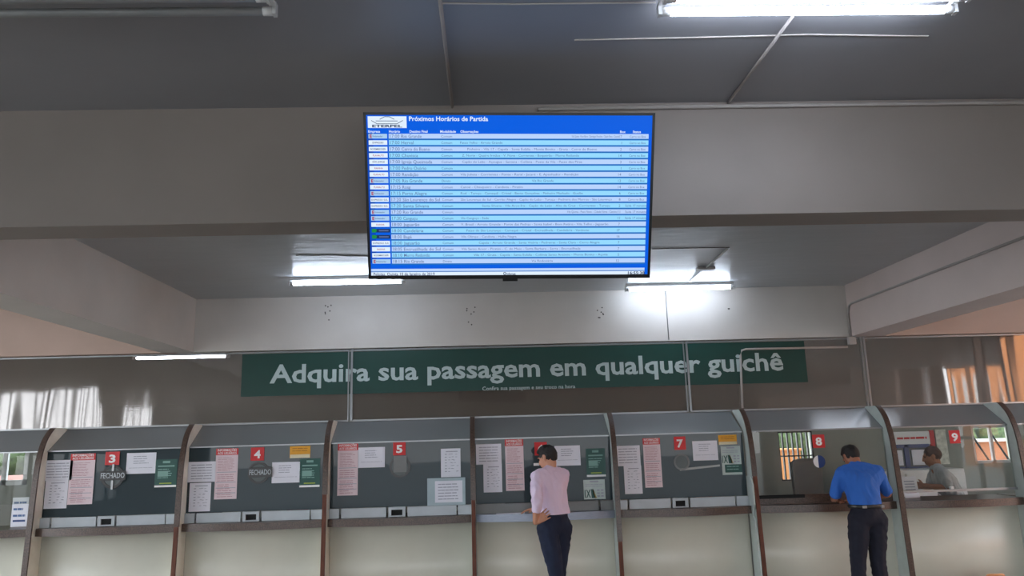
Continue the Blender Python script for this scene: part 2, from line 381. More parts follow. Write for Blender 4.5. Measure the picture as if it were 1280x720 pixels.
def bowed(x0, x1, depth, bow, n=16):
    return [(x0+(x1-x0)*i/n, depth-bow*(1-(2*i/n-1)**2)) for i in range(n+1)]
NAMES = {0: 'two', 1: 'three', 2: 'four', 3: 'five', 4: 'six', 5: 'seven', 6: 'eight', 7: 'nine', 8: 'ten'}
ZL = 1.0
for i in range(9):
    x0, x1 = FX[i]+T/2+.002, FX[i+1]-T/2-(.025 if i == 5 else .002)
    nm = NAMES[i]
    lab = {0: 'leftmost cream counter cut by the frame edge, under the open window', 4: 'cream counter front with a steel ledge at window six',
           8: 'cream counter front past the last divider on the right'}.get(i, 'cream counter front with brown granite ledge at window %s' % nm)
    root = thing('ticket_counter', ((x0+x1)/2, 8.2, 0), lab, 'counter', 'row of ticket counters')
    # front panel, gently bowed
    mb = MB(); pts = bowed(x0, x1, 8.235, .075); vs = []; fs = []
    for x, y in pts: vs += [(x, y, 0), (x, y, .94), (x, y+.03, .94), (x, y+.03, 0)]
    for k in range(len(pts)-1):
        a = 4*k
        for q in range(4): fs.append((a+q, a+(q+1) % 4, a+4+(q+1) % 4, a+4+q))
    mb.add(vs, fs, m_cream, True); mb.build('front_panel', root)
    # ledge
    mb = MB(); pts = bowed(x0, x1, 8.11, .10); vs = []; fs = []
    top = ZL; bot = .925
    mm = m_steel if i == 4 else m_granite
    for x, y in pts: vs += [(x, y, bot), (x, y, top), (x, 8.62, top), (x, 8.62, bot)]
    for k in range(len(pts)-1):
        a = 4*k
        for q in range(4): fs.append((a+q, a+(q+1) % 4, a+4+(q+1) % 4, a+4+q))
    fs += [(0, 1, 2, 3), tuple(reversed((len(vs)-4, len(vs)-3, len(vs)-2, len(vs)-1)))]
    mb.add(vs, fs, mm); o = mb.build('ledge', root)
    if i == 4: o['label'] = 'ledge covered in brushed steel sheet'
    mb = MB().box((x0, 8.24, 0), (x1, 8.27, .93), m_cream)
    # kerb below the glass
    w = x1-x0
    if i in (1, 2, 3, 5):
        segs = [(0, .07), (.085, .40), (.55, .895), (.905, 1)]
        for a, b in segs: MB().box((x0+a*w, 8.17, ZL), (x0+b*w, 8.19, 1.095), m_kerb).build('kerb_panel', root)
        c0, c1 = x0+.415*w, x0+.535*w
        mb = MB(); mb.box((c0, 8.165, 1.07), (c1, 8.20, 1.097), m_kerb); mb.box((c0, 8.165, ZL), (c1, 8.20, 1.012), m_kerb)
        mb.box((c0, 8.165, 1.012), (c0+.03, 8.20, 1.07), m_kerb); mb.box((c1-.03, 8.165, 1.012), (c1, 8.20, 1.07), m_kerb)
        t = mb.build('cash_tray', root)
        MB().box((c0+.03, 8.185, 1.012), (c1-.03, 8.2, 1.07), m_slot).build('slot', t)
    elif i == 4:
        MB().box((x0, 8.17, ZL), (x0+.89*w, 8.19, 1.095), m_grey).build('kerb_panel', root)
        MB().box((x0+.905*w, 8.17, ZL), (x1, 8.19, 1.095), m_grey).build('kerb_panel', root)
    elif i == 6:
        MB().box((x0, 8.17, 1.06), (x0+.36*w, 8.20, 1.095), m_slot).build('kerb_panel', root)
        MB().box((x0+.36*w, 8.17, 1.06), (x1, 8.20, 1.095), m_granite).build('kerb_panel', root)
        MB().box((x0, 8.172, ZL), (x1, 8.198, 1.06), m_granite).build('kerb_panel', root)
    elif i in (7, 8):
        MB().box((x0, 8.185, 1.075), (x1, 8.215, 1.097), m_alu).build('glass_rail', root)
    # glass pane
    g = thing('glass_pane', ((x0+x1)/2, 8.2, 1.1), ('clear' if i in (0, 6, 7, 8) else 'smoky grey') + ' glass pane over ' + {0: 'the leftmost counter', 8: 'the counter past the last divider'}.get(i, 'counter '+nm), 'glass pane', 'glass panes of the ticket windows')
    zb = 1.24 if i == 0 else 1.098
    MB().box((x0, 8.203, zb), (x1, 8.209, 1.755), m_glass if i in (0, 6, 7, 8) else m_film).build('pane', g)
    MB().box((x0, 8.194, 1.752), (x1, 8.214, 1.764), m_alu).build('top_rail', g)
    if i in (7, 8): MB().box((x0+.45*w, 8.18, 1.099), (x0+.475*w, 8.22, 1.125), m_white).build('glass_clip', g)
    # sloping canopy
    c = thing('sloping_panel', ((x0+x1)/2, 8.37, 1.76), 'sloping grey plastic panel above ' + {0: 'the leftmost window', 8: 'the window past the last divider'}.get(i, 'window '+nm), 'canopy panel', 'sloping panels over the ticket windows')
    MB().prism([(8.206, 1.766), (8.545, 1.988), (8.549, 1.982), (8.21, 1.76)], x0, x1, m_canopy).build('panel', c)
# smoked band over the counters
JX = [XL+.02, onY(440, 480, YB).x, onY(860, 470, YB).x, onY(1083, 465, YB).x, XR-.02]
lb = ['long smoked plastic panel over the left counters', 'smoked plastic panel over windows five to seven', 'smoked plastic panel crossed by a bent conduit over window eight', 'brownish smoked plastic panel at the right end']
for i in range(4):
    r = thing('smoked_panel', ((JX[i]+JX[i+1])/2, YB, 2.0), lb[i], 'plastic panel', 'smoked panels above the ticket windows')
    MB().box((JX[i]+.013, YB-.004, 2.0), (JX[i+1]-.043, YB+.002, ZB-.012), m_band).build('panel', r)
    for z in (2.0, ZB-.024): MB().box((JX[i]+(.013 if i else 0), YB-.012, z-.008), (JX[i+1]-(.043 if i < 3 else 0), YB+.008, z+.008), m_alu).build('rail', r)
    if i < 3:
        for xa, xb in ((JX[i+1]-.012, JX[i+1]+.011), (JX[i+1]-.042, JX[i+1]-.03)):
            mb = MB(); mb.box((xa, YB-.03, 2.0), (xb, YB-.0225, ZB-.012), m_alu); mb.box((xa, YB-.023, 2.0), (xb, YB+.002, 2.05), m_alu); mb.box((xa, YB-.023, ZB-.02), (xb, YB+.002, ZB-.0125), m_alu)
            mb.build('joint_bar', r)
# green sign behind the smoked panels
YS = YB-.0205
a = onY(303, 443, YS); b = onY(303, 496, YS); c = onY(1010, 476, YS)
sx0, sx1, sz1, sz0 = a.x, c.x, a.z, b.z
r = thing('green_sign', ((sx0+sx1)/2, YS, sz0), 'long green sign reading Adquira sua passagem em qualquer guichê', 'sign')
MB().box((sx0, YS, sz0), (sx1, YS+.007, sz1), m_sign).build('board', r)
l0 = onY(337, 477, YS); l1 = onY(980, 465, YS)
bz = onY(640, 471, YS).z
MB().text('Adquira sua passagem em qualquer guichê', ((l0.x), YS-.0015, bz), (1, 0, 0), (0, 0, 1), m_letter, size=.285, width=l1.x-l0.x, bold=.022).build('lettering', r)
s0 = onY(603, 487, YS); s1 = onY(719, 484, YS)
MB().text('Confira sua passagem e seu troco na hora', (s0.x, YS-.0015, s0.z-.01), (1, 0, 0), (0, 0, 1), m_letter, size=.06, width=s1.x-s0.x, bold=.01).build('small_lettering', r)

# ------------------------------------------------------------------ notices on the glass
YP = 8.2
def flat(name, q, Y, label, cat, group, draw, parent=None, th=.002):
    x0, x1, z0, z1 = q
    mb = MB(); draw(mb, x0, x1, z0, z1, Y-th)
    mb.box((x0, Y-th+.0006, z0), (x1, Y, z1), mb.base)
    return tag(mb.build(name), label, cat, group)
def R_(mb, x0, x1, z0, z1, Y, m): mb.quad([(x0, Y, z0), (x1, Y, z0), (x1, Y, z1), (x0, Y, z1)], m)
def lines(mb, x0, x1, z0, z1, Y, m, n, mx=.1, short=.0, th=.32):
    w = x1-x0; h = (z1-z0)/n
    for k in range(n):
        a = x0+w*mx; b = x1-w*mx-w*random.uniform(0, short)
        zc = z1-(k+.5)*h; xx = a
        while xx < b-1e-4:
            ww = min(random.uniform(.12, .35)*w, b-xx); R_(mb, xx, xx+ww*.9, zc-h*th/2, zc+h*th/2, Y, m); xx += ww
def d_notice(mb, x0, x1, z0, z1, Y): mb.base = m_paper; lines(mb, x0, x1, z0+.02, z1-.02, Y, m_ink, 6, .12)
def d_paper(mb, x0, x1, z0, z1, Y):
    mb.base = m_paper; h = z1-z0
    lines(mb, x0+.05, x1-.05, z0+h*.45, z1-h*.12, Y, m_ink, 4, .1, .2); lines(mb, x0+.02, x1-.02, z0+h*.22, z0+h*.34, Y, m_ink, 1, .03, 0, .15)
def d_form(mb, x0, x1, z0, z1, Y):
    mb.base = m_paper; h = z1-z0; w = x1-x0
    R_(mb, x0+w*.25, x1-w*.15, z1-h*.12, z1-h*.09, Y, m_ink)
    for k in range(7):
        z = z1-h*(.2+.1*k); R_(mb, x0+w*.2, x0+w*.3, z-.004, z+.004, Y, m_ink)
        for j in range(3):
            a = random.uniform(.35, .8); R_(mb, x0+w*a, x0+w*(a+.1), z-.004+j*.002, z+.001+j*.002, Y, m_ink)
def d_info(mb, x0, x1, z0, z1, Y):
    mb.base = m_paperp; h = z1-z0; w = x1-x0
    R_(mb, x0, x1, z1-h*.13, z1, Y, m_red)
    mb.text('INFORMAÇÕES', ((x0+x1)/2, Y-.0006, z1-h*.055), (1, 0, 0), (0, 0, 1), m_wprint, size=.034, width=w*.86, bold=.02, align='C')
    mb.text('AOS USUÁRIOS', ((x0+x1)/2, Y-.0006, z1-h*.115), (1, 0, 0), (0, 0, 1), m_wprint, size=.034, width=w*.86, bold=.02, align='C')
    lines(mb, x0, x1, z0+h*.55, z1-h*.17, Y, m_inkr, 9, .1, .25); lines(mb, x0, x1, z0+h*.34, z0+h*.5, Y, m_inkr, 4, .1, .1)
    for q in (.53, .33, .22, .12): R_(mb, x0+w*.06, x1-w*.06, z0+h*q-.003, z0+h*q+.003, Y, m_ink)
    lines(mb, x0, x1, z0+h*.03, z0+h*.3, Y, m_inkr, 7, .12, .3)
def d_green(mb, x0, x1, z0, z1, Y):
    mb.base = m_green; h = z1-z0; w = x1-x0; c = (x0+x1)/2
    R_(mb, x0, x1, z0, z0+h*.07, Y, m_wprint)
    R_(mb, c-w*.17, c+w*.17, z1-h*.14, z1-h*.06, Y, m_lgreen); R_(mb, x0+w*.12, x1-w*.12, z1-h*.27, z1-h*.22, Y, m_lgreen)
    lines(mb, x0, x1, z0+h*.3, z1-h*.32, Y, m_lgreen, 5, .12, .3, .4); R_(mb, x0+w*.12, x0+w*.6, z0+h*.38, z0+h*.58, Y-.0003, m_lgreen)
    R_(mb, c-w*.28, c+w*.28, z0+h*.12, z0+h*.155, Y, m_lime)
def d_yellow(mb, x0, x1, z0, z1, Y):
    mb.base = m_yellow; h = z1-z0; w = x1-x0
    lines(mb, x0, x1, z0+h*.5, z1-h*.1, Y, mat('ochre_ink', (170, 110, 20), .6), 2, .12); R_(mb, x0+.004, x1-.004, z0, z0+h*.3, Y, mat('cream_print', (226, 214, 180), .6))
def d_flyer(mb, x0, x1, z0, z1, Y):
    mb.base = mat('flyer_paper', (188, 200, 196), .6); h = z1-z0; w = x1-x0
    R_(mb, x0+w*.3, x1-w*.3, z1-h*.13, z1-h*.05, Y, m_ink); lines(mb, x0, x1, z0+h*.62, z1-h*.2, Y, m_ink, 2, .08, .1, .3)
    mb.text('1X' , (x0+w*.04, Y-.0006, z0+h*.1), (1, 0, 0), (0, 0, 1), m_green, size=h*.55, width=w*.28, bold=.03)
    mb.quad([(x0+w*.36, Y, z0+h*.06), (x0+w*.55, Y, z0+h*.06), (x0+w*.45, Y, z0+h*.5), (x0+w*.33, Y, z0+h*.52)], m_green)
    mb.quad([(x0+w*.5, Y, z0+h*.06), (x0+w*.6, Y, z0+h*.06), (x0+w*.45, Y, z0+h*.5), (x0+w*.4, Y, z0+h*.5)], mat('tan_print', (190, 170, 110), .6))
    for k in range(3):
        for j in range(2): R_(mb, x0+w*(.62+.18*j), x0+w*(.74+.18*j), z0+h*(.12+.15*k), z0+h*(.19+.15*k), Y, m_ink)
def d_flyer2(mb, x0, x1, z0, z1, Y):
    h = z1-z0; d_flyer(mb, x0, x1, z0+h*.36, z1, Y); w = x1-x0
    R_(mb, x0+w*.14, x1, z0+h*.08, z0+h*.36, Y, m_green); lines(mb, x0+w*.14, x1, z0+h*.14, z0+h*.34, Y-.0003, m_lgreen, 2, .12, .1, .3)
def d_num(ch):
    def d(mb, x0, x1, z0, z1, Y):
        mb.base = m_red; h = z1-z0
        mb.text(ch, ((x0+x1)/2, Y-.001, z0+h*.2), (1, 0, 0), (0, 0, 1), m_wprint, size=h*.82, width=h*.5, bold=.035, align='C')
    return d
N_ = {'notice': ('paper_notice', d_notice, 'white landscape notice taped high at the left of window %s', 'notice', 'landscape notices at the left of the windows'),
      'form': ('paper_form', d_form, 'white upright printed form taped to window %s', 'form', 'upright forms on the windows'),
      'info': ('information_sheet', d_info, 'tall pinkish information sheet with red heading on window %s', 'notice', 'red headed information sheets'),
      'paper': ('paper_sheet', d_paper, 'white landscape paper sheet right of the number on window %s', 'notice', 'paper sheets right of the numbers'),
      'green': ('green_poster', d_green, 'dark green poster on window %s', 'poster', 'dark green posters'),
      'yellow': ('yellow_sticker', d_yellow, 'yellow sticker near the top of window %s', 'sticker', 'yellow stickers'),
      'flyer': ('flyer', d_flyer, 'pale flyer with green print low on window %s', 'flyer', None),
      'flyer2': ('flyer', d_flyer2, 'pale flyer with dark green base on window %s below the yellow sticker', 'flyer', None)}
ITEMS = [('three', [('notice', 55.5, 575.7, 89.6, 600), ('form', 57.5, 600.4, 82.8, 635.3), ('info', 89, 567.5, 115, 630), ('paper', 159, 566.5, 194, 591.5), ('green', 195, 574.5, 220, 608.5)]),
    ('four', [('notice', 235.5, 577.6, 269, 602), ('form', 237.5, 604, 262.4, 639), ('info', 270.5, 561, 295.5, 623.5), ('paper', 340.3, 578, 374.7, 603), ('green', 375, 573.5, 399.5, 608.5), ('yellow', 362.5, 558, 387.7, 572)]),
    ('five', [('info', 422.5, 555, 447, 619), ('paper', 448, 559.5, 481, 584), ('form', 551, 561, 576, 596)]),
    ('six', [('notice', 594.8, 555.5, 627, 580), ('form', 604, 580.3, 628, 615), ('info', 631, 549.5, 655.8, 613), ('paper', 693, 557.5, 726, 581.5), ('green', 732, 561, 757.5, 595.5), ('flyer', 729, 600, 757, 623.5)]),
    ('seven', [('notice', 768.8, 557.5, 801, 582), ('form', 779.5, 582.3, 803.5, 617), ('info', 803, 548, 828.5, 609), ('paper', 865, 551.5, 898, 575), ('yellow', 897.5, 544, 921.4, 555.3), ('flyer2', 900.5, 558, 928, 593)])]
for w, L in ITEMS:
    for k, x0, y0, x1, y1 in L:
        nme, fn, lab, cat, grp = N_[k]
        flat(nme, rect_px(x0, y0, x1, y1, YP), YP, lab % w, cat, grp, fn)
NUM = [('3', 'three', 132.5, 565, 149, 581), ('4', 'four', 314, 559.5, 330, 575.5), ('5', 'five', 491.5, 552.5, 507, 568.8), ('6', 'six', 667.8, 552.8, 684, 568.8), ('7', 'seven', 842, 546, 857.5, 562),
       ('8', 'eight', 1014.8, 543.5, 1031.5, 559.5), ('9', 'nine', 1185.3, 538, 1201, 554)]
for ch, w, x0, y0, x1, y1 in NUM:
    flat('number_sign', rect_px(x0, y0, x1, y1, YP), YP, 'red square sign with white number %s' % w, 'number sign', 'red window numbers', d_num(ch), th=.005)
# speaking holes with rings
for w, cx, cy, r_, m in (('three', 141, 596, 14.3, m_black), ('four', 323.5, 591, 13.5, m_black), ('five', 500, 583.5, 13.2, m_black), ('seven', 852, 577.5, 10, m_grey)):
    p = onY(cx, cy, 8.202); rr = (onY(cx+r_, cy, 8.202)-p).length
    t = thing('speaking_hole', p, 'round speaking hole ring in the glass of window %s' % w, 'speaking hole', 'speaking holes in the glass')
    MB().disc(p, rr, m, thick=.008, inner=rr*.78).build('ring', t)
    MB().disc(p, rr*.78, mat('dull_disc', (78, 88, 88), .4), thick=.003, inner=0.0005).build('plate', t)
p = onY(1024, 577, 8.202)
t = thing('speaking_hole', p, 'blue and white speaking hole plate in the glass of window eight', 'speaking hole', 'speaking holes in the glass')
MB().disc(p, .065, m_blue, thick=.004, inner=.0005).build('plate', t)
mb = MB(); mb.add([(p.x+.065*math.cos(a), 8.197, p.z+.065*math.sin(a)) for a in [math.radians(100+k*10) for k in range(17)]], [tuple(range(17))], m_wprint); mb.build('sticker', t)['label'] = 'white crescent sticker'
for w, x0, y0, x1, y1 in (('three', 125.5, 589.3, 157, 600), ('four', 311, 584.5, 340.2, 596)):
    x_0, x_1, z_0, z_1 = rect_px(x0, y0, x1, y1, 8.19)
    t = thing('closed_sign', ((x_0+x_1)/2, 8.185, z_0), 'black plaque reading FECHADO hung at window %s' % w, 'sign', 'FECHADO plaques')
    MB().box((x_0, 8.183, z_0), (x_1, 8.19, z_1), m_black).build('plate', t, bevel=.002)
    MB().text('FECHADO', ((x_0+x_1)/2, 8.182, z_0+(z_1-z_0)*.25), (1, 0, 0), (0, 0, 1), m_kerb, size=.075, width=(x_1-x_0)*.92, bold=.015, align='C').build('lettering', t)
    if w == 'three': MB().box(((x_0+x_1)/2-.012, 8.184, z_0-.09), ((x_0+x_1)/2+.008, 8.1935, z_1+.07), m_alu).build('hanger_strip', t)
q = rect_px(492, 570, 508.5, 590, 8.19)
tag(box((q[0], 8.183, q[2]), (q[1], 8.1935, q[3]), m_grey).build('cover_plate'), 'small grey plate hung over the speaking hole of window five', 'plate')
q = rect_px(534, 598, 582, 631, 8.17)
t = thing('framed_notice', ((q[0]+q[1])/2, 8.17, q[2]), 'pale framed notice in a clear sleeve standing at window five', 'notice')
MB().box((q[0], 8.168, q[2]), (q[1], 8.185, q[3]), mat('pale_board', (160, 178, 186), .4)).build('board', t, bevel=.003)
mb = MB(); R_(mb, q[0]+.08, q[1]-.03, q[2]+.03, q[3]-.03, 8.1665, m_paper); lines(mb, q[0]+.1, q[1]-.05, q[2]+.05, q[3]-.05, 8.166, m_ink, 6, .05, .1); mb.build('sheet', t)
q = rect_px(667, 579, 674, 582, 8.19)
tag(box((q[0], 8.187, q[2]), (q[1], 8.1985, q[3]), m_wprint).build('white_tag'), 'tiny white tag on window six beside the man', 'tag')
mb = MB(); q = rect_px(620, 634.5, 656, 639, 8.06)
tag(mb.box((q[0], 8.05, ZL), (q[1], 8.15, ZL+.004), m_paper).build('paper_slip'), 'white paper slips lying on the steel ledge of window six', 'paper')
# torn tape on window seven
mb = MB(); a = onY(852, 587, 8.2); b = onY(900, 583, 8.2)
mb.quad([(a.x-.02, 8.1985, a.z-.012), (b.x, 8.1985, b.z), (b.x, 8.1985, b.z+.02), (a.x-.02, 8.1985, a.z+.012)], mat('old_tape', (150, 152, 148), .3))
tag(mb.build('tape_strip'), 'strip of old clear tape across window seven', 'tape')

# ------------------------------------------------------------------ things inside the office
YI = YO-.03
q = rect_px(1118, 540, 1167, 555, YI)
t = thing('wall_poster', ((q[0]+q[1])/2, YI, q[2]), 'white wall banner with red wording inside office nine', 'poster')
MB().box((q[0]-.1, YI, q[2]), (q[1]-.04, YI+.02, q[3]), m_wprint).build('sheet', t)
MB().box((q[1]-.045, YI-.01, q[2]-.05), (q[1]+.02, YI+.02, q[3]+.01), m_red).build('red_edge', t)
mb = MB(); lines(mb, q[0], q[1]-.06, q[2]+.04, q[3]-.04, YI-.001, m_red, 1, .05, .05, .28); mb.build('red_wording', t)
q = rect_px(1118, 556, 1165, 586, YI)
t = thing('notice_board', ((q[0]+q[1])/2, YI, q[2]), 'blue framed board holding papers behind the seated attendant', 'board')
MB().box((q[0]-.1, YI, q[2]), (q[1], YI+.02, q[3]), mat('board_cloth', (90, 96, 100), .8)).build('board', t)
mb = MB()
for (a, b, c, d) in ((q[0]-.1, q[1], q[3]-.05, q[3]), (q[0]-.1, q[1], q[2], q[2]+.04), (q[0]+.13, q[0]+.2, q[2], q[3])): mb.box((a, YI-.012, c), (b, YI+.002, d), m_blue)
mb.build('frame', t)
for (a, b) in ((q[0]-.05, q[0]+.1), (q[0]+.24, q[1]-.03)): MB().box((a, YI-.006, q[2]+.06), (b, YI-.001, q[3]-.08), m_paper).build('pinned_sheet', t)
q = rect_px(1168, 537, 1187, 580, YI)
tag(box((q[0], YI-.01, q[2]), (q[1], YI+.02, q[3]), mat('pale_patterned', (215, 215, 200), .6, var=.25, scale=20)).build('wall_poster'), 'pale patterned poster behind the seated attendant\'s head', 'poster')
q = rect_px(1120, 588, 1209, 612, 10.3)
t = thing('filing_cabinet', ((q[0]+q[1])/2, 10.5, 0), 'low white cabinet against the wall behind the attendant', 'cabinet')
MB().box((q[0]-.3, 10.3, 0), (q[1], 10.75, q[3]), m_white).build('body', t, bevel=.01)
for k in range(3):
    xx = q[0]-.3+(q[1]-q[0]+.3)*k/3; d = MB().box((xx+.01, 10.285, .05), (xx+(q[1]-q[0]+.3)/3-.01, 10.3, q[3]-.05), m_white).build('door', t)
    MB().box((xx+.04, 10.27, .7), (xx+.055, 10.285, .85), m_alu).build('handle', d)
q = rect_px(1128, 596, 1149, 616, 8.45)
t = thing('counter_card', ((q[0]+q[1])/2, 8.45, ZL), 'white printed card standing on counter nine behind the glass', 'card')
mb = MB(); x0, x1, z1 = q[0], q[1], q[3]
mb.add([(x0, 8.44, ZL+.001), (x1, 8.44, ZL+.001), (x1, 8.48, z1), (x0, 8.48, z1), (x0, 8.443, ZL+.001), (x1, 8.443, ZL+.001), (x1, 8.483, z1), (x0, 8.483, z1)], [(0, 1, 2, 3), (7, 6, 5, 4), (0, 4, 5, 1), (3, 2, 6, 7), (0, 3, 7, 4), (1, 5, 6, 2)], m_paper)
mb.build('card', t)
mb = MB()
for k in range(5):
    z = ZL+.05+k*(z1-ZL-.08)/5; y = 8.4385+.04*(z-ZL)/(z1-ZL); mb.quad([(x0+.02, y, z), (x1-.03, y, z), (x1-.03, y+.003, z+.014), (x0+.02, y+.003, z+.014)], m_inkr if k == 0 else m_ink)
mb.build('printing', t)
t = thing('counter_card', (onY(25, 640, 8.4).x, 8.4, ZL), 'white card with blue printing standing on the leftmost counter', 'card')
q = rect_px(17, 622, 35, 646, 8.4)
MB().box((q[0], 8.39, ZL+.001), (q[1], 8.394, q[3]), m_paper).build('card', t)
mb = MB(); lines(mb, q[0], q[1], ZL+.08, q[3]-.02, 8.3895, mat('blue_ink', (70, 100, 150), .6), 3, .1, .2); R_(mb, q[0]+.02, q[1]-.02, ZL+.05, ZL+.07, 8.3895, m_blue); mb.build('printing', t)
def office_chair(x, y, yaw, label, h=1.15, m=m_dgrey):
    t = thing('office_chair', (x, y, 0), label, 'chair', 'office chairs behind the counters')
    X = Matrix.Translation((x, y, 0)) @ Matrix.Rotation(yaw, 4, 'Z')
    def pc(name, mb, bev=0):
        mb.v = [X @ v for v in mb.v]; return mb.build(name, t, bevel=bev)
    mb = MB(); mb.box((-.24, -.24, .44), (.24, .24, .52), m); pc('seat', mb, .03)
    mb = MB(); pts = spline([(.20, .62), (.24, .8), (.25, h-.1), (.22, h)], 4)
    vs = []; fs = []
    for i, (yy, z) in enumerate(pts):
        w = .22 if i < len(pts)-3 else .22-.04*(i-len(pts)+4)
        vs += [(-w, yy, z), (w, yy, z), (w, yy+.05, z), (-w, yy+.05, z)]
    for i in range(len(pts)-1):
        for k in range(4): fs.append((4*i+k, 4*i+(k+1) % 4, 4*i+4+(k+1) % 4, 4*i+4+k))
    fs += [(3, 2, 1, 0), tuple(len(vs)-4+k for k in range(4))]
    mb.add(vs, fs, m); pc('backrest', mb, .01)
    pc('post', MB().tube([(0, 0, .08), (0, 0, .45)], .03, m_black))
    pc('back_support', MB().tube([(0, .15, .45), (0, .25, .5), (0, .255, .7)], .02, m_black))
    for k in range(5):
        a = k*2*math.pi/5; l = pc('leg', MB().tube([(0, 0, .1), (.28*math.cos(a), .28*math.sin(a), .07)], [.025, .018], m_black))
        pc('castor', MB().tube([(.28*math.cos(a)-.012, .28*math.sin(a), .03), (.28*math.cos(a)+.012, .28*math.sin(a), .03)], .029, m_black)).parent = l
office_chair(onY(4, 630, 8.98).x, 8.98, 2.9, 'dark office chair behind the leftmost counter', 1.22)
office_chair(onY(1003, 600, 9.3).x+.25, 9.3, .3, 'grey high backed chair added for the reflected silhouette at counter eight', 1.42, m_grey)  # chair shape added in place of a silhouette mirrored in the glass
office_chair(onY(280, 640, 9.0).x, 9.0, 2.7, 'dark office chair behind counter four', 1.12)
office_chair(onY(650, 640, 9.0).x, 9.0, 3.3, 'dark office chair behind counter six', 1.15)
def monitor(px_, label, z=1.0, Y=8.55):
    x = onY(px_, 625, Y).x
    t = thing('computer_monitor', (x, Y, ZL), label, 'monitor', 'monitors on the inner counters')
    MB().box((x-.19, Y-.02, ZL+.05), (x+.19, Y+.02, ZL+.30), m_black).build('screen', t, bevel=.008)
    MB().box((x-.02, Y-.01, ZL+.01), (x+.02, Y+.01, ZL+.1), m_black).build('neck', t)
    MB().box((x-.09, Y-.06, ZL), (x+.09, Y+.06, ZL+.012), m_black).build('base', t, bevel=.004)
monitor(560, 'black monitor behind the glass of counter five', Y=8.5)
monitor(100, 'black monitor behind the glass of counter three', Y=8.5)
x = onY(372, 630, 8.5).x
tag(MB().tube([(x, 8.5, ZL), (x, 8.5, ZL+.02), (x, 8.5, ZL+.10), (x, 8.5, ZL+.125)], [.10, .115, .115, .08], mat('red_box', (170, 40, 40), .5), n=24).build('red_tub'), 'red round tub behind the glass of counter four', 'tub')
x = onY(878, 610, 8.55).x
tag(box((x-.09, 8.5, ZL), (x+.09, 8.62, ZL+.26), mat('cardboard', (176, 118, 78), .8)).build('cardboard_box', bevel=.004), 'brown cardboard box behind the glass of counter seven', 'box')

# ------------------------------------------------------------------ lamps
def batten(name, x0, x1, y, z, lit, label, two=False, drop=.0):
    xc = (x0+x1)/2
    t = thing(name, (xc, y, z), label, 'fluorescent lamp', 'fluorescent lamps')
    hb = .035
    MB().box((x0+.01, y-.03, z-hb), (x1-.01, y+.03, z), m_white).build('housing', t, bevel=.004)
    for k, yy in enumerate(((y-.045, y+.045) if two else (y,))):
        zz = z-hb-.028
        MB().tube([(x0+.045, yy, zz), (x1-.045, yy, zz)], .0165, (m_tube2 if two else m_tube) if lit else m_tubeoff, n=14).build('tube', t)
        for xx, s in ((x0, 1), (x1, -1)):
            MB().tube([(xx+s*.012, yy, zz), (xx+s*.046, yy, zz)], .0175, m_white, n=12).build('end_cap', t)
            MB().box((xx+s*.004-.006, yy-.014, zz-.018), (xx+s*.004+.008, yy+.014, z-hb+.004), m_white).build('lamp_holder', t)
    if two:
        for xx in (x0+.01, x1-.01): MB().box((xx-.012, y-.065, z-hb-.012), (xx+.012, y+.065, z-hb+.002), m_white).build('cross_bracket', t)
    return t
a = onZ(822, 16, 3.34); b = onZ(1196, 9, 3.34)
batten('fluorescent_batten', a.x, b.x, (a.y+b.y)/2-.045, ZC, True, 'lit twin tube ceiling lamp above and right of the screen', True)
a = onZ(345, 14, 3.34)
t = batten('fluorescent_batten', a.x-2.42, a.x, a.y-.05, ZC, False, 'long unlit ceiling lamp at the top left corner', True)
a = onZ(359, 353, 3.34); b = onZ(508, 353, 3.34)
batten('fluorescent_batten', a.x, b.x, (a.y+b.y)/2, ZC, True, 'lit tube lamp near the pale wall, left below the screen')
a = onZ(782, 361, 3.34); b = onZ(916, 360, 3.34)
batten('fluorescent_batten', a.x, b.x, (a.y+b.y)/2, ZC, True, 'lit tube lamp near the pale wall, right below the screen')
a = onY(166, 449, 9.2); b = onY(287, 444, 9.2)
zt = (a.z+b.z)/2
t = batten('fluorescent_batten', a.x, b.x, 9.2, zt+.063, True, 'lit tube lamp glowing behind the smoked panel on the left')
for xx in (a.x+.2, b.x-.2): MB().tube([(xx, 9.2, zt+.06), (xx, 9.2, ZC)], .004, m_white, n=6).build('hanger_rod', t)

batten('fluorescent_batten', 4.2, 5.4, 8.95, ZC, True, 'unseen lamp added to brighten the office behind window nine')  # unseen lamp, added to brighten the office around the attendant
# ------------------------------------------------------------------ conduits
def pipe(name, pts, r, label, m=m_pipe, cat='conduit', group=None):
    return tag(MB().tube(pts, r, m).build(name), label, cat, group)
a = onZ(549, 0, ZC-.012); b = onZ(566, 138, ZC-.012)
pipe('ceiling_conduit', [(a.x, a.y-.6, ZC-.012), (b.x, 3.59, ZC-.012)], .008, 'painted conduit on the ceiling running to the beam above the screen')
a = onZ(991, 20, ZC-.008); b = onZ(905, 136, ZC-.008)
pipe('lamp_cable', [(a.x, a.y, ZC-.008), (b.x, 3.59, ZC-.008)], .007, 'slanted cable duct on the ceiling from the twin tube lamp to the beam', m_pipe, 'cable')
a = onY(820, 139, 3.585)
pipe('beam_conduit', [(a.x-.6, 3.588, ZC-.03), (2.2, 3.588, ZC-.028), (4.5, 3.588, ZC-.03)], .010, 'thin conduit along the top of the beam right of the screen')
c = onX(1058, 384, RX0-.012); d = onX(1280, 293, RX0-.012); zc_ = (c.z+d.z)/2
e = YB-.03
pts = [(RX0-.014, 3.84, zc_), (RX0-.014, e-.12, zc_), (RX0-.014, e-.05, zc_-.015), (RX0-.014, e-.01, zc_-.07), (RX0-.014, e, zc_-.12), (RX0-.014, e, 2.78)]
t = pipe('wall_conduit', pts, .012, 'conduit along the right cross beam bending down to a junction box')
x = RX0-.014
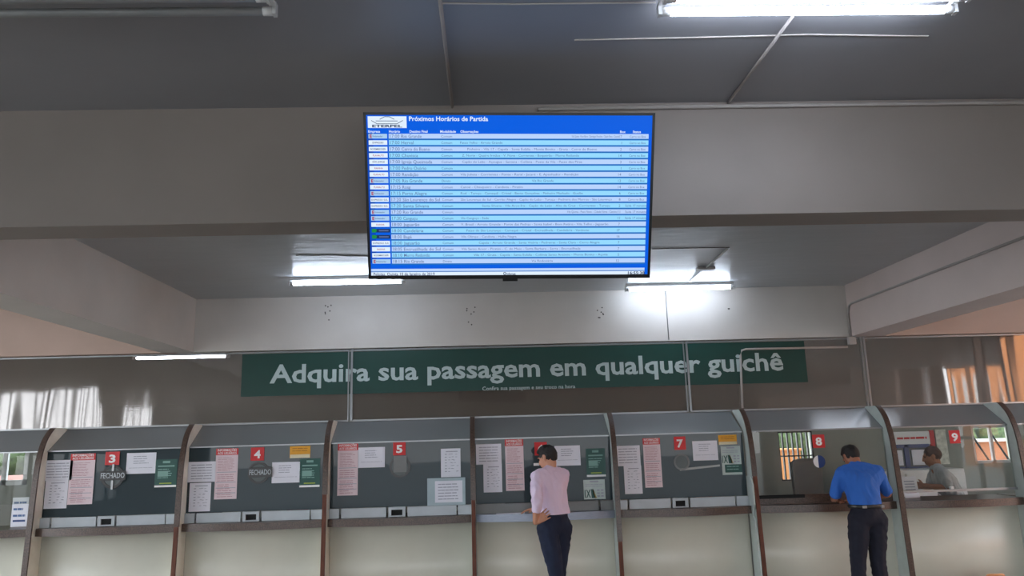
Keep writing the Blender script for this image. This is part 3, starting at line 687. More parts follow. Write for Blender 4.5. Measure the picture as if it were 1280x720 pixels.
tag(MB().box((x-.045, YB-.075, 2.70), (x+.04, YB-.022, 2.79), m_pipe).build('junction_box', bevel=.006), 'small junction box at the foot of the right cross beam', 'junction box')
a = onY(925, 440, YB-.03); b = onY(1050, 434, YB-.03); c = onY(928, 511, YB-.03)
pts = [(x-.05, YB-.034, b.z), (a.x+.07, YB-.034, a.z+.03), (a.x+.02, YB-.034, a.z+.018), (a.x, YB-.034, a.z-.04), (c.x-.0, YB-.034, 2.02)]
pipe('bent_conduit', pts, .012, 'bent conduit crossing the green sign over window eight')
# ceiling joints and cracks in the rear bay
def strip_z(pts, w, label, m=m_hole, name='trim_6'):
    mb = MB()
    for (x0, y0), (x1, y1) in zip(pts, pts[1:]):
        a = onZ(x0, y0, ZC-.001); b = onZ(x1, y1, ZC-.001); d = (b-a).normalized(); n_ = Vector((-d.y, d.x, 0))*w/2
        vs = []
        for z in (ZC-.004, ZC-.0005):
            vs += [Vector((p.x, p.y, z)) for p in (a-n_, a+n_, b+n_, b-n_)]
        mb.add(vs, [(0, 1, 2, 3), (7, 6, 5, 4), (0, 4, 5, 1), (1, 5, 6, 2), (2, 6, 7, 3), (3, 7, 4, 0)], m)
    return struct(name, mb, label, 'ceiling joint')
strip_z([(718, 50), (900, 46), (1010, 43), (1160, 45)], .006, 'thin ridge in the painted ceiling', m_wall, 'trim_6')
strip_z([(553, 4), (640, 5), (820, 3)], .006, 'thin ridge in the ceiling above the screen', m_wall, 'trim_7')
strip_z([(815, 311), (860, 310), (912, 309)], .012, 'crack in the rear ceiling near the right lamp', m_hole, 'trim_8')
strip_z([(370, 319), (420, 319), (462, 320)], .012, 'crack in the rear ceiling near the left lamp', m_hole, 'trim_9')
a = onZ(862, 352, ZC-.01); b = onZ(882, 335, ZC-.01); c = onZ(910, 311, ZC-.01)
pipe('lamp_cable', [a, b, c], .010, 'white cable duct from the right rear lamp across the stained ceiling', m_white, 'cable')
tag(MB().box((b.x-.09, b.y-.04, ZC-.03), (b.x+.09, b.y+.04, ZC-.001), m_pipe).build('ceiling_junction_box', bevel=.005), 'small box on the ceiling in front of the right rear lamp', 'junction box')
a = onY(832, 368, YB-.006); b = onY(836, 424, YB-.006)
pipe('wall_cable', [(a.x, YB-.006, ZC-.01), (b.x, YB-.006, 2.81)], .004, 'thin cable down the pale wall below the right rear lamp', m_grey, 'cable')

# ------------------------------------------------------------------ departures screen
c_top = onY(637, 140, 3.22); TW = 1.325
zt_, zb_ = 3.185, 2.475; yt, yb = 3.22, 3.50
ctr = Vector(((onY(455, 140, yt).x+onY(818, 140, yt).x)/2, yt, zt_)); bot = Vector(((onY(462, 346, yb).x+onY(811, 344, yb).x)/2, yb, zb_))
up = (ctr-bot); TH = up.length; up.normalize()
ux = Vector((math.cos(math.radians(.75)), 0, -math.sin(math.radians(.75)))); ux = (ux-up*ux.dot(up)).normalized(); nr = ux.cross(up)   # outwards to viewer
c0 = (ctr+bot)/2
def S(u, v, d=0): return c0+ux*((u-.5)*TW)+up*((.5-v)*TH)+nr*d     # u right, v down
tv = thing('departures_screen', c0, 'large wall screen of bus departures tilted down on the beam', 'television')
XM = Matrix(((ux.x, up.x, nr.x, c0.x), (ux.y, up.y, nr.y, c0.y), (ux.z, up.z, nr.z, c0.z), (0, 0, 0, 1)))
MB().box((-TW/2, -TH/2, -.035), (TW/2, TH/2, 0), m_black, XM).build('casing', tv, bevel=.004)
MB().box((-TW*.3, -TH*.33, -.07), (TW*.3, TH*.25, -.034), m_dgrey, XM).build('rear_housing', tv)
mb = MB(); bz_ = .012
for (a, b) in (((-TW/2, TH/2-bz_), (TW/2, TH/2)), ((-TW/2, -TH/2), (TW/2, -TH/2+.018)), ((-TW/2, -TH/2), (-TW/2+bz_, TH/2)), ((TW/2-bz_, -TH/2), (TW/2, TH/2))):
    mb.box((a[0], a[1], 0), (b[0], b[1], .006), m_black, XM)
mb.box((-.035, -TH/2-.012, -.02), (.035, -TH/2+.002, .004), m_black, XM)
mb.build('bezel', tv)
mb = MB(); w0 = S(.5, .55, -.07)
mb.box((c0.x-.12, 3.585, c0.z-.16), (c0.x+.12, 3.599, c0.z+.12), m_dgrey)
for s in (-.08, .08):
    mb.tube([(c0.x+s, 3.59, c0.z+.02), (c0.x+s, (S(.5, .4, -.07)).y, S(.5, .4, -.07).z)], .012, m_dgrey)
mb.build('wall_bracket', tv)
# picture
g_blue = glow('screen_blue', (0, 94, 226), SCREEN); g_dk = glow('screen_deep_blue', (0, 74, 190), SCREEN); g_a = glow('screen_row_lilac', (186, 212, 252), SCREEN); g_b = glow('screen_row_cyan', (150, 218, 255), SCREEN)
g_w = glow('screen_white', (225, 240, 255), SCREEN); g_t = glow('screen_text', (88, 108, 160), SCREEN); g_t2 = glow('screen_text_dark', (50, 60, 110), SCREEN); g_g = glow('screen_green', (30, 140, 70), SCREEN); g_n = glow('screen_navy', (28, 52, 92), SCREEN); g_s = glow('screen_separator', (34, 112, 196), SCREEN)
g_r = glow('screen_red', (170, 60, 90), SCREEN)
mb = MB()
B = .0006
def SR(x0, y0, x1, y1, m, d): mb.quad([S(x0, y1, d), S(x1, y1, d), S(x1, y0, d), S(x0, y0, d)], m)
def U(x): return (x-455)/363.0
def V(y): return (y-139)/207.0
L0, R0 = U(458.5), U(815); 
SR(.008, .012, .992, .978, g_blue, .001)
SR(.008, .12, .03, .9, g_dk, .001+B)
y0 = 164.7; dy = 7.77
rows = [('17:00', 'Rio Grande', 'Comum', 'Vila Quinta - Povo Novo - Domingos Petroline - Cidade Nova - Cassino', '17', 'Carro no Box', .62, 'E Embaixador'),
 ('17:00', 'Herval', 'Comum', 'Passo Velho - Arroio Grande', '1', 'Carro no Box', .0, 'EXPRESSO'),
 ('17:00', 'Cerro do Bueno', 'Comum', 'Pinheiro - Vila 17 - Capela - Santa Eulália - Monte Bonito - Gruta - Cerro do Bueno', '2', 'Carro no Box', .04, 'BOSEMBECKER'),
 ('17:00', 'Chuvisca', 'Comum', 'Z. Norte - Quatro Irmãos - V. Nova - Corrientes - Boqueirão - Morro Redondo', '14', 'Carro no Box', .01, 'PLANALTO'),
 ('17:00', 'Igreja Queimada', 'Comum', 'Capão do Leão - Açougue - Santana - Colônia - Posto da Vila - Passo dos Pires', '3', 'Carro no Box', .01, 'SÃO JORGE'),
 ('17:00', 'Pedro Osório', 'Comum', '', '1', 'Carro no Box', 0, 'RAINHA'),
 ('17:00', 'Rendição', 'Comum', 'Vila Julieta - Corrientes - Ponte - Rural - Jacaré - E. Apanhador - Rendição', '14', 'Carro no Box', 0, 'PLANALTO'),
 ('17:05', 'Rio Grande', 'Direto', 'Via Rio Grande', '12', 'Carro no Box', .4, 'E Embaixador'),
 ('17:15', 'Rosg', 'Comum', 'Canoé - Chasqueiro - Candiota - Piratini', '14', 'Carro no Box', 0, 'PLANALTO'),
 ('17:15', 'Porto Alegre', 'Comum', 'Rod. - Turuçu - Camaquã - Cristal - Bento Gonçalves - Pinheiro Machado - Guaíba', '6', 'Carro no Box', 0, 'E Embaixador'),
 ('17:20', 'São Lourenço do Sul', 'Comum', 'São Lourenço do Sul - Cerrito Alegre - Capão do Leão - Turuçu - Pedreira dos Morros - São Lourenço', '8', 'Carro no Box', 0, 'EXPRESSO SUL'),
 ('17:20', 'Santa Silvana', 'Comum', 'Santa Silvana - Vila Arco-Íris - Capão do Leão - Alto da Cruz - Corrientes - Turuçu', '2', 'Saída 17 minutos', .12, 'EXPRESSO SUL'),
 ('17:20', 'Rio Grande', 'Comum', 'Vila Quinta - Povo Novo - Cidade Nova - Cassino', '11', 'Saída 17 minutos', .6, 'E Embaixador'),
 ('17:30', 'Canguçu', 'Comum', 'Via Canguçu - Sede', '11', 'Saída 17 minutos', 0, 'E Embaixador'),
 ('18:00', 'Jaguarão', 'Comum', 'V. Brasil - Arroio Grande - Ponte das Pedras - Santa Isabel - Bom Retiro - Vila Telho - Jaguarão', '7', '', 0, 'RAINHA'),
 ('18:00', 'Candelária', 'Comum', 'Passo do São Lourenço - Camaquã - Cristal - Encruzilhada - Candelária - Venâncio', '17', '', .03, ''),
 ('18:00', 'Bagé', 'Comum', 'Vila Olimpo - Candiota - Hulha Negra', '16', '', 0, ''),
 ('18:00', 'Jaguarão', 'Comum', 'Capela - Arroio Grande - Santa Vitória - Pedreiras - Santa Clara - Cerro Alegre', '7', '', .1, 'EXPRESSO SUL'),
 ('18:05', 'Encruzilhada do Sul', 'Comum', 'Vila Santo Amor - Piratini - C. do Meio - Santa Barbara - Serra - Encruzilhada', '7', '', 0, 'RAINHA'),
 ('18:10', 'Morro Redondo', 'Comum', 'Vila 17 - Gruta - Capela - Santa Eulália - Colônia Santo Antônio - Monte Bonito - Açoita', '5', '', .07, 'BOSEMBECKER'),
 ('18:15', 'Rio Grande', 'Direto', 'Via Rodoviária', '12', '', .4, 'E Embaixador')]
for i, (tm, dest, mod, iti, bx, st, off, comp) in enumerate(rows):
    a = V(y0+dy*i); b = V(y0+dy*(i+1)-2.0); 
    SR(U(484.5), b, R0-.012, V(y0+dy*(i+1)), g_s, .001+B)
    SR(U(485.5), a, R0-.012, b, g_a if i % 2 == 0 else g_b, .001+2*B)
    bl = b-.004; sz = .0105*1.75
    if comp:
        SR(U(460.5), a+.001, U(483.5), b, g_w if i not in (0, 7, 9, 12, 13, 20) else glow('screen_tag', (170, 206, 240), SCREEN), .001+2*B)
        e_ = comp.startswith('E ')
        if e_: mb.text('E', S(U(462), bl, .001+3*B), ux, up, g_r, size=.02, bold=.05)
        t_ = comp[2:] if e_ else comp
        mb.text(t_, S(U(465.5) if e_ else U(472), bl-.004, .001+3*B), ux, up, g_t if e_ else (g_r if t_ in ('PLANALTO', 'RAINHA') else g_t2), size=.011, width=(.046 if e_ else .0062*len(t_)), align='L' if e_ else 'C', bold=.01)
    else:
        SR(U(461), a+.003, U(469), b-.003, g_g, .001+2*B); SR(U(466), a+.003, U(484), b-.003, g_n, .001+3*B)
        SR(U(461.5), a+.006, U(467), b-.008, g_g, .001+4*B); SR(U(470), a+.01, U(482), b-.01, g_t, .001+4*B)
    mb.text(tm, S(U(487), bl, .001+3*B), ux, up, g_t, size=.0215, bold=.0)
    mb.text(dest, S(U(501), bl, .001+3*B), ux, up, g_t, size=.0205, bold=.003, width=min(.0092*len(dest), .17))
    mb.text(mod, S(U(550.5), bl-.002, .001+3*B), ux, up, g_t, size=.0155, bold=.0)
    if iti:
        xs = U(574)+off*.62 if off else U(574)
        xe = min(U(773), xs+.0054*len(iti))
        mb.text(iti, S(xs, bl-.003, .001+3*B), ux, up, g_t, size=.0145, width=(xe-xs)*TW)
    mb.text(bx, S(U(777), bl-.001, .001+3*B), ux, up, g_t, size=.0165, align='R')
    if st: mb.text(st, S(U(797), bl-.002, .001+3*B), ux, up, g_t, size=.0145, align='C', width=.075 if st[0] == 'C' else .10)
# heading
SR(U(460.2), V(143.8), U(508), V(157.8), g_w, .001+2*B)
def SL(x0, y0, x1, y1, w=.35, m=g_n):
    a = S(U(x0), V(y0), .001+4*B); b = S(U(x1), V(y1), .001+4*B); d = (b-a).normalized(); n_ = d.cross(nr)*w*.0036
    mb.quad([a-n_, b-n_, b+n_, a+n_], m)
for l in ((475, 147.5, 481, 144.4), (481, 144.4, 487, 144.4), (487, 144.4, 493, 147.5), (470, 149.4, 497, 149.4), (464.5, 148.8, 471.5, 152.8), (471.5, 152.8, 496, 152.8), (496, 152.8, 503.5, 148.8)): SL(*l)
mb.text('ETERPEL', S(U(484), V(157), .001+4*B), ux, up, g_n, size=.016, width=.135, align='C', bold=.03)
mb.text('Próximos Horários de Partida', S(U(511), V(149.2), .001+2*B), ux, up, g_w, size=.028, width=(U(609)-U(511))*TW, bold=.02)
for s_, x_ in (('Empresa', 460.5), ('Horário', 486), ('Destino Final', 511.5), ('Modalidade', 549.5), ('Observações', 574.5), ('Box', 774.5), ('Status', 790.5)):
    mb.text(s_, S(U(x_), V(163.4), .001+2*B), ux, up, g_w, size=.0155, bold=.02)
# foot
yb0 = y0+dy*21
SR(L0, V(yb0+4.8), R0-.012, V(yb0+8.0), g_a, .001+2*B); SR(L0, V(yb0+8.0), R0-.012, V(yb0+9), g_s, .001+2*B); SR(L0, V(yb0+9), R0-.012, V(342.6), g_w, .001+2*B)
mb.text('Pelotas, Quinta 10 de Janeiro de 2019', S(U(461.5), V(341.2), .001+4*B), ux, up, g_t2, size=.02, width=.285, bold=.012)
mb.text('16:55:38', S(U(811), V(341.2), .001+4*B), ux, up, g_n, size=.02, align='R', width=.08, bold=.025)
mb.disc(S(U(629.5), V(339.3), .001+3*B), .007, g_n, nrm=nr, thick=.0002, inner=.004, n=14)
mb.text('infomax', S(U(632), V(341), .001+4*B), ux, up, g_n, size=.015, width=.043, bold=.02)
mb.build('display', tv)
# ------------------------------------------------------------------ people
from mathutils import noise
m_skin1 = mat('skin_light', (196, 142, 116), .55, var=.06, scale=20); m_skin2 = mat('skin_tan', (158, 104, 80), .55, var=.06, scale=20); m_skin3 = mat('skin_brown', (172, 114, 86), .55, var=.06, scale=20)
m_hair = mat('dark_hair', (22, 18, 18), .6, var=.3, scale=60, bump=.5, bscale=120)
m_hair3 = mat('brown_hair', (70, 38, 30), .6, var=.3, scale=60, bump=.5, bscale=120)
m_pinks = mat('lilac_cotton', (226, 208, 232), .8, var=.04, scale=8, bump=1, bscale=9, stretch=(1, 1, .5))
m_blues = mat('blue_cotton', (42, 100, 186), .8, var=.05, scale=8, bump=1, bscale=9, stretch=(1, 1, .5))
m_greys = mat('grey_cotton', (178, 180, 182), .85, var=.06, scale=20)
m_jean = mat('dark_denim', (22, 33, 58), .85, var=.2, scale=9, bump=.7, bscale=10)
m_navy = mat('navy_trousers', (20, 22, 38), .85, var=.1)
m_leather = mat('black_leather', (18, 16, 15), .4)
def ico(c, r, rot=None, sub=2):
    bm = bmesh.new(); bmesh.ops.create_icosphere(bm, subdivisions=sub, radius=1)
    if not isinstance(r, (tuple, list)): r = (r, r, r)
    S_ = Matrix.Diagonal(Vector(r)); out = []
    for v in bm.verts:
        p = S_ @ v.co
        if rot is not None: p = rot @ p
        out.append(p+Vector(c))
    bm.free(); return out
class Blob:
    def __init__(s): s.bm = bmesh.new()
    def hull(s, *els):
        t = bmesh.new()
        for e in els:
            for p in ico(e[0], e[1], e[2] if len(e) > 2 else None): t.verts.new(p)
        bmesh.ops.convex_hull(t, input=t.verts[:])
        loose = [v for v in t.verts if not v.link_faces]
        if loose: bmesh.ops.delete(t, geom=loose, context='VERTS')
        me = bpy.data.meshes.new('h'); t.to_mesh(me); t.free(); s.bm.from_mesh(me); bpy.data.meshes.remove(me); return s
    def chain(s, pts, rs):
        for i in range(len(pts)-1): s.hull((pts[i], rs[i]), (pts[i+1], rs[i+1]))
        return s
    def build(s, name, m, X, parent=None, voxel=.009, it=6, wr=0, wf=(9, 9, 3), origin=None, cut=None, label=None):
        me = bpy.data.meshes.new(name); s.bm.to_mesh(me); s.bm.free()
        o = bpy.data.objects.new(name, me); COL.objects.link(o)
        r = o.modifiers.new('r', 'REMESH'); r.mode = 'VOXEL'; r.voxel_size = voxel
        k = o.modifiers.new('s', 'SMOOTH'); k.iterations = it; k.factor = .5
        dg = bpy.context.evaluated_depsgraph_get(); m2 = bpy.data.meshes.new_from_object(o.evaluated_get(dg))
        o.modifiers.clear(); o.data = m2; bpy.data.meshes.remove(me); me = m2; me.name = name
        if cut:
            b = bmesh.new(); b.from_mesh(me); bmesh.ops.delete(b, geom=[v for v in b.verts if cut(v.co)], context='VERTS'); b.to_mesh(me); b.free()
        if wr:
            ns = [v.normal.copy() for v in me.vertices]
            for v, n_ in zip(me.vertices, ns):
                q = Vector((v.co.x*wf[0], v.co.y*wf[1], v.co.z*wf[2]+v.co.x*4))
                v.co += n_*wr*(.6*noise.noise(q)+1.5*(.22-abs(noise.noise(q*1.7+Vector((3, 1, 7))))))
        og = Vector(parent['_o']) if parent else Vector(origin)
        me.transform(Matrix.Translation(-og) @ X)
        me.materials.clear(); me.materials.append(m)
        for p in me.polygons: p.use_smooth = True
        if parent: o.parent = parent
        else: o.location = og
        o['_o'] = list(og)
        if label: o['label'] = label
        return o
def hand(B, wrist, d, palm, thumb, curl=.35, k=1.0):
    d = Vector(d).normalized(); palm = Vector(palm); palm = (palm-d*palm.dot(d)).normalized(); side = d.cross(palm).normalized()
    if side.dot(Vector(thumb)) < 0: side = -side
    w = Vector(wrist); d0 = d.copy()
    kn = [w+d*.088*k+side*(.033-.022*i)*k for i in range(4)]
    B.hull((w, (.024*k, .024*k, .024*k)), (w+d*.03*k+side*.022*k, .014*k), (w+d*.03*k-side*.022*k, .014*k))
    B.hull((w+d*.02*k+side*.02*k, .014*k), (w+d*.02*k-side*.02*k, .014*k), (kn[0], .012*k), (kn[3], .011*k))
    for i, L in enumerate((.072, .08, .074, .058)):
        d = (d0+side*(.16-.11*i)).normalized(); p = kn[i]; dd = d.copy(); pts = [p]
        for j, f in enumerate((.45, .3, .25)):
            a = curl*(.6+j*.7); dd = (d*math.cos(a)+palm*math.sin(a)); p = p+dd*L*f*k; pts.append(p)
        B.chain(pts, [.0095*k, .0088*k, .008*k, .007*k])
    d = d0; t0 = w+d*.025*k+side*.024*k; t1 = t0+(d*.6+side*.75+palm*.25).normalized()*.038*k; t2 = t1+(d*.85+side*.3+palm*.35).normalized()*.032*k
    B.chain([t0, t1, t2], [.013*k, .0105*k, .0085*k])
def head(B, HM):
    Rm = HM.to_3x3()
    def h(*e): B.hull(*[(HM @ Vector(x[0]), x[1], Rm) for x in e])
    h(((0, -.008, .02), (.076, .096, .095)), ((0, .02, -.02), (.066, .08, .08)))
    h(((0, .02, -.02), (.064, .076, .07)), ((0, .055, -.088), (.030, .028, .024)), ((.045, .0, -.06), .02), ((-.045, .0, -.06), .02))
    h(((0, .092, .02), (.009, .01, .01)), ((0, .113, -.022), (.014, .012, .010)))
    h(((.026, .09, -.02), .012), ((-.026, .09, -.02), .012), ((0, .086, -.06), .018))
    h(((-.02, .094, -.05), (.008, .01, .006)), ((.02, .094, -.05), (.008, .01, .006)))
    h(((-.035, .086, .032), (.018, .01, .006)), ((.035, .086, .032), (.018, .01, .006)))
    for s in (-1, 1): h(((s*.078, -.004, .008), (.008, .02, .026)), ((s*.074, .004, -.022), (.008, .010, .012)))
def person(root_name, loc, yaw, J, skin, hairm, shirt, trous, label, kind, hairlow=-.055, beltm=m_leather, sleeve=1.0, seated=False):
    X = Matrix.Translation(loc) @ Matrix.Rotation(yaw, 4, 'Z')
    V3 = lambda k: Vector(J[k])
    HM = Matrix.Translation(V3('head')) @ Matrix.Rotation(J.get('hyaw', 0), 4, 'Z') @ Matrix.Rotation(J.get('hpitch', 0), 4, 'X')
    B = Blob(); head(B, HM)
    B.chain([V3('neck')-Vector((0, 0, .03)), HM @ Vector((0, -.015, -.06))], [.058, .052])
    pel, wai, che, nek = V3('pelvis'), V3('waist'), V3('chest'), V3('neck')
    sl, sr = V3('shoulder_l'), V3('shoulder_r')
    tor = [(pel, (.148, .105, .11)), (wai, (.14, .1, .08)), (che, (.16, .115, .12))]
    def torso(B, g):
        f = lambda e: (e[0], tuple(v+g for v in e[1]))
        B.hull(f(tor[0]), f(tor[1])); B.hull(f(tor[1]), f(tor[2]))
        B.hull(f(tor[2]), (sl, .052+g), (sr, .052+g)); B.hull((sl, .05+g), (sr, .05+g), (nek, (.055+g*.6)))
    torso(B, 0)
    for s in 'lr':
        S_, E_, W_ = V3('shoulder_'+s), V3('elbow_'+s), V3('wrist_'+s)
        B.chain([S_, S_.lerp(E_, .4), E_, E_.lerp(W_, .35), W_], [.05, .046, .037, .038, .024])
        hd = J['hand_'+s]; hand(B, W_, *hd)
        H_, K_, A_ = V3('hip_'+s), V3('knee_'+s), V3('ankle_'+s)
        B.chain([H_, H_.lerp(K_, .4), K_, K_.lerp(A_, .35), A_], [.088, .078, .053, .052, .034])
        t = V3('toe_'+s); B.chain([A_-Vector((0, 0, .04)), t], [.035, .028])
    body = B.build(root_name, skin, X, None, voxel=.006, it=3, origin=loc)
    tag(body, label, 'person')
    # shirt
    B = Blob()
    f = lambda e, g: (e[0], tuple(v+g for v in e[1]))
    g = .016
    torso(B, g)
    if J.get('blouse'): B.hull((pel+Vector((0, 0, .06)), (.172, .128, .05)), f(tor[1], .03))
    for s in 'lr':
        S_, E_, W_ = V3('shoulder_'+s), V3('elbow_'+s), V3('wrist_'+s)
        q = J['sleeve_'+s]
        if q <= 1: B.chain([S_, S_.lerp(E_, .5*q), S_.lerp(E_, q)], [.066, .064, .060])
        else: B.chain([S_, S_.lerp(E_, .4), E_, E_.lerp(W_, q-1)], [.066, .062, .054, .048])
    zc = J['belt']
    sh = B.build('shirt', shirt, X, body, voxel=.009, it=5, wr=.015, wf=(9, 9, 4), cut=lambda c: c.z < zc-.012)
    # collar
    C = Blob(); c = nek+Vector((0, .0, .025)); 
    for k in range(14):
        a = k*2*math.pi/14; b = (k+1)*2*math.pi/14
        C.hull((c+Vector((math.sin(a)*.062, math.cos(a)*.062, 0)), .008), (c+Vector((math.sin(b)*.062, math.cos(b)*.062, 0)), .008), (c+Vector((math.sin(a)*.068, math.cos(a)*.068, -.035)), .008), (c+Vector((math.sin(b)*.068, math.cos(b)*.068, -.035)), .008))
    C.build('collar', shirt, X, sh, voxel=.006, it=3)
    # trousers
    B = Blob()
    B.hull(f(tor[0], .013), (wai, (.142, .108, .02)))
    for s in 'lr':
        H_, K_, A_ = V3('hip_'+s), V3('knee_'+s), V3('ankle_'+s)
        B.hull((pel-Vector((0, 0, .02)), (.14, .115, .09)), (H_, .105))
        B.chain([H_, H_.lerp(K_, .4), K_, K_.lerp(A_, .4), A_+Vector((0, 0, .0))], [.105, .096, .074, .071, .062])
    zt = J['belt']+.012
    tr = B.build('trousers', trous, X, body, voxel=.010, it=4, wr=.008, wf=(8, 8, 9), cut=lambda c: c.z > zt)
    if beltm:
        B = Blob(); c = Vector((wai.x*.7+pel.x*.3, wai.y*.7+pel.y*.3, J['belt']-.005)); n_ = 20
        for k in range(n_):
            a = k*2*math.pi/n_; b = (k+1)*2*math.pi/n_
            B.hull(*[(c+Vector((math.sin(t)*.163, math.cos(t)*.125, dz)), .006) for t in (a, b) for dz in (-.012, .012)])
        bl = B.build('belt', beltm, X, body, voxel=.006, it=2)
    # shoes
    for s in 'lr':
        A_, t = V3('ankle_'+s), V3('toe_'+s); B = Blob()
        d = (t-A_); d.z = 0; d.normalize()
        B.hull((A_-d*.05-Vector((0, 0, .055)), (.036, .036, .03)), (A_+d*.02-Vector((0, 0, .03)), (.042, .042, .05)), (t-d*.03+Vector((0, 0, -.005)), (.046, .046, .025)), (t+d*.04-Vector((0, 0, .01)), (.036, .036, .018)))
        B.build('shoe', m_leather, X, body, voxel=.008, it=2)
    # hair
    B = Blob(); Rm = HM.to_3x3()
    B.hull((HM @ Vector((0, -.014, .028)), (.083, .098, .098), Rm), (HM @ Vector((0, -.03, .002)), (.077, .078, .052), Rm))
    B.hull((HM @ Vector((0, -.05, .005)), (.068, .06, .045), Rm), (HM @ Vector((0, -.058, hairlow+.01)), (.045, .03, .018), Rm))
    if kind != 'short': B.hull((HM @ Vector((0, .05, .085)), (.055, .04, .03), Rm), (HM @ Vector((0, 0, .1)), (.06, .06, .03), Rm))
    B.build('hair', hairm, X, body, voxel=.006, it=3, wr=.003, wf=(40, 40, 40))
    for s in (-1, 1):
        B = Blob(); B.hull((HM @ Vector((s*.031, .084, .014)), (.013, .009, .009), Rm)); B.build('eye', mat('eye_dark', (60, 45, 40), .2), X, body, voxel=.004, it=1)
    return body
Z0 = Vector((0, 0, 0))
def W2L(loc, yaw, p):
    return (Matrix.Translation(loc) @ Matrix.Rotation(yaw, 4, 'Z')).inverted() @ Vector(p)
# man in the lilac shirt
loc = Vector((.63, 7.62, 0)); yaw = math.radians(33)
L_ = lambda p: tuple(W2L(loc, yaw, p))
J = dict(pelvis=(0, 0, .93), waist=(0, .0, 1.06), chest=(0, .03, 1.25), neck=(.01, .05, 1.435), head=(.012, .08, 1.56), hyaw=math.radians(22), hpitch=math.radians(-24),
  shoulder_l=(-.165, .03, 1.385), shoulder_r=(.165, .05, 1.385), elbow_l=(-.275, -.10, 1.15), wrist_l=L_((onY(669, 653, 7.44).x, 7.44, onY(669, 653, 7.44).z)),
  elbow_r=(.23, .21, 1.14), wrist_r=(.06, .36, 1.055),
  hand_l=((.645, -.478, .5), (.545, .84, 0), (.0, .3, .9), .15), hand_r=((-.75, .6, -.12), (0, 0, -1), (-.5, -.6, 0), .3),
  hip_l=(-.09, 0, .9), hip_r=(.09, 0, .9), knee_l=(-.035, -.04, .49), knee_r=(.069, .05, .49), ankle_l=(-.03, -.10, .09), ankle_r=(.085, .07, .09), toe_l=(-.06, .05, .035), toe_r=(.13, .21, .035),
  sleeve_l=1.3, sleeve_r=1.6, belt=1.035, blouse=True)
person('person', loc, yaw, J, m_skin1, m_hair, m_pinks, m_jean, 'person in a lilac shirt and dark jeans standing at window six, hand on hip', 'full', beltm=None)
# man in the blue shirt
loc = Vector((3.67, 7.58, 0)); yaw = math.radians(3)
J = dict(pelvis=(0, -.02, .92), waist=(0, .0, 1.04), chest=(.03, .09, 1.21), neck=(.05, .19, 1.375), head=(.065, .27, 1.475), hyaw=math.radians(6), hpitch=math.radians(-42),
  shoulder_l=(-.125, .15, 1.315), shoulder_r=(.255, .15, 1.325), elbow_l=(-.19, .20, 1.09), wrist_l=(-.10, .43, 1.045), elbow_r=(.365, .20, 1.10), wrist_r=(.13, .42, 1.045),
  hand_l=((.8, .6, -.1), (0, 0, -1), (.3, -.5, 0), .35), hand_r=((-.8, .6, -.1), (0, 0, -1), (-.3, -.5, 0), .5),
  hip_l=(-.09, -.02, .89), hip_r=(.09, -.02, .89), knee_l=(-.135, .0, .49), knee_r=(.065, .0, .49), ankle_l=(-.17, -.03, .09), ankle_r=(.07, -.03, .09), toe_l=(-.21, .12, .035), toe_r=(.12, .12, .035),
  sleeve_l=.85, sleeve_r=.85, belt=1.02)
b = person('person', loc, yaw, J, m_skin2, m_hair, m_blues, m_navy, 'person in a blue short sleeved shirt and navy trousers bending over counter eight', 'full')
X = Matrix.Translation(loc) @ Matrix.Rotation(yaw, 4, 'Z')
for xx, wd in ((-.10, .04), (.085, .03)):
    mb = MB(); mb.box((xx, -.145, 1.003), (xx+wd, -.128, 1.028), m_alu); mb.v = [X @ v for v in mb.v]; mb.build('belt_clip', b, bevel=.002)['label'] = 'small silvery clip on the belt'
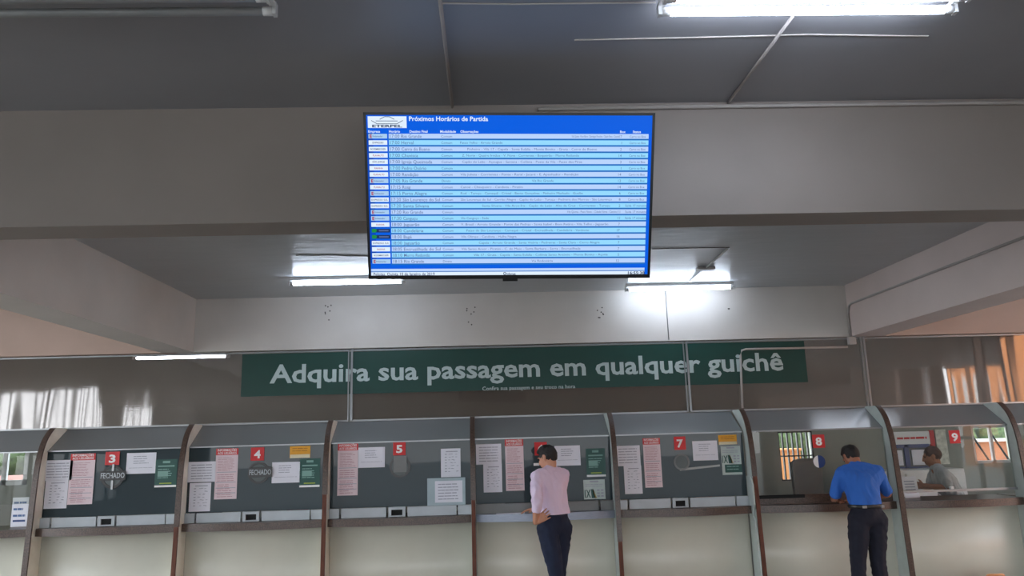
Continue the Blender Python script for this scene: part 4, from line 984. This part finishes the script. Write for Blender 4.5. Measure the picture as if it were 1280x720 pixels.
# attendant
hp = onY(1171, 569, 9.0)
loc = Vector((hp.x+.03, 9.0, hp.z-1.40)); yaw = math.radians(72)
J = dict(pelvis=(0, -.16, .77), waist=(0, -.11, .89), chest=(0, -.03, 1.08), neck=(0, .05, 1.255), head=(0, .075, 1.385), hyaw=math.radians(-4), hpitch=math.radians(-14),
  shoulder_l=(-.17, .03, 1.21), shoulder_r=(.17, .03, 1.21), elbow_l=(-.24, -.0, 1.035), wrist_l=(-.09, .22, 1.06), elbow_r=(.20, .10, 1.03), wrist_r=(.03, .30, 1.05),
  hand_l=((.6, .6, 0), (.5, -.5, 0), (0, 0, 1), .3), hand_r=((-.9, .2, 0), (0, -1, 0), (0, 0, 1), .3),
  hip_l=(-.09, -.14, .73), hip_r=(.09, -.14, .73), knee_l=(-.10, .40, .72), knee_r=(.10, .40, .72), ankle_l=(-.10, .36, .32), ankle_r=(.10, .36, .32), toe_l=(-.1, .50, .27), toe_r=(.1, .50, .27),
  sleeve_l=.8, sleeve_r=.8, belt=.87)
person('person', loc, yaw, J, m_skin3, m_hair3, m_greys, m_navy, 'seated attendant in a grey shirt with folded arms behind window nine', 'short', hairlow=-.03)
# stool under the attendant
zs = loc.z+.62
t = thing('stool', (loc.x, loc.y, 0), 'tall stool under the seated attendant at counter nine', 'stool')
MB().tube([(loc.x, loc.y, zs-.05), (loc.x, loc.y, zs)], .19, m_dgrey, n=24).build('seat', t, bevel=.008)
MB().tube([(loc.x, loc.y, .03), (loc.x, loc.y, zs-.05)], .028, m_alu).build('post', t)
MB().tube([(loc.x, loc.y, 0), (loc.x, loc.y, .03)], [.23, .22], m_alu, n=28).build('base', t)
f_ = Vector((-math.sin(yaw), math.cos(yaw), 0))
p = Vector((loc.x, loc.y, loc.z+.22))+f_*.42
MB().tube([(loc.x, loc.y, p.z), p], .014, m_alu).build('foot_rest', t)
# rounded tan bag top in front of counter nine
a = onY(1246, 717, 7.7)
t = thing('travel_bag', (a.x-.02, 7.7, 0), 'tan rounded bag top just showing at the bottom edge before counter nine', 'bag')
m_tan = mat('tan_leather', (226, 160, 112), .6, var=.12)
B = Blob(); zt2 = a.z-.005; Xi = Matrix.Identity(4)
B.hull(((a.x-.02, 7.7, .10), (.22, .13, .10)), ((a.x, 7.7, zt2-.07), (.14, .10, .06)))
B.build('bag_body', m_tan, Xi, t, voxel=.012, it=6, wr=.01)
pts = [(a.x-.10, 7.7, zt2-.04), (a.x-.12, 7.66, zt2-.0), (a.x-.05, 7.64, zt2+.005), (a.x+.02, 7.64, zt2+.004), (a.x+.07, 7.7, zt2-.03)]
MB().tube(spline(pts), .010, m_tan).build('bag_handle', t)
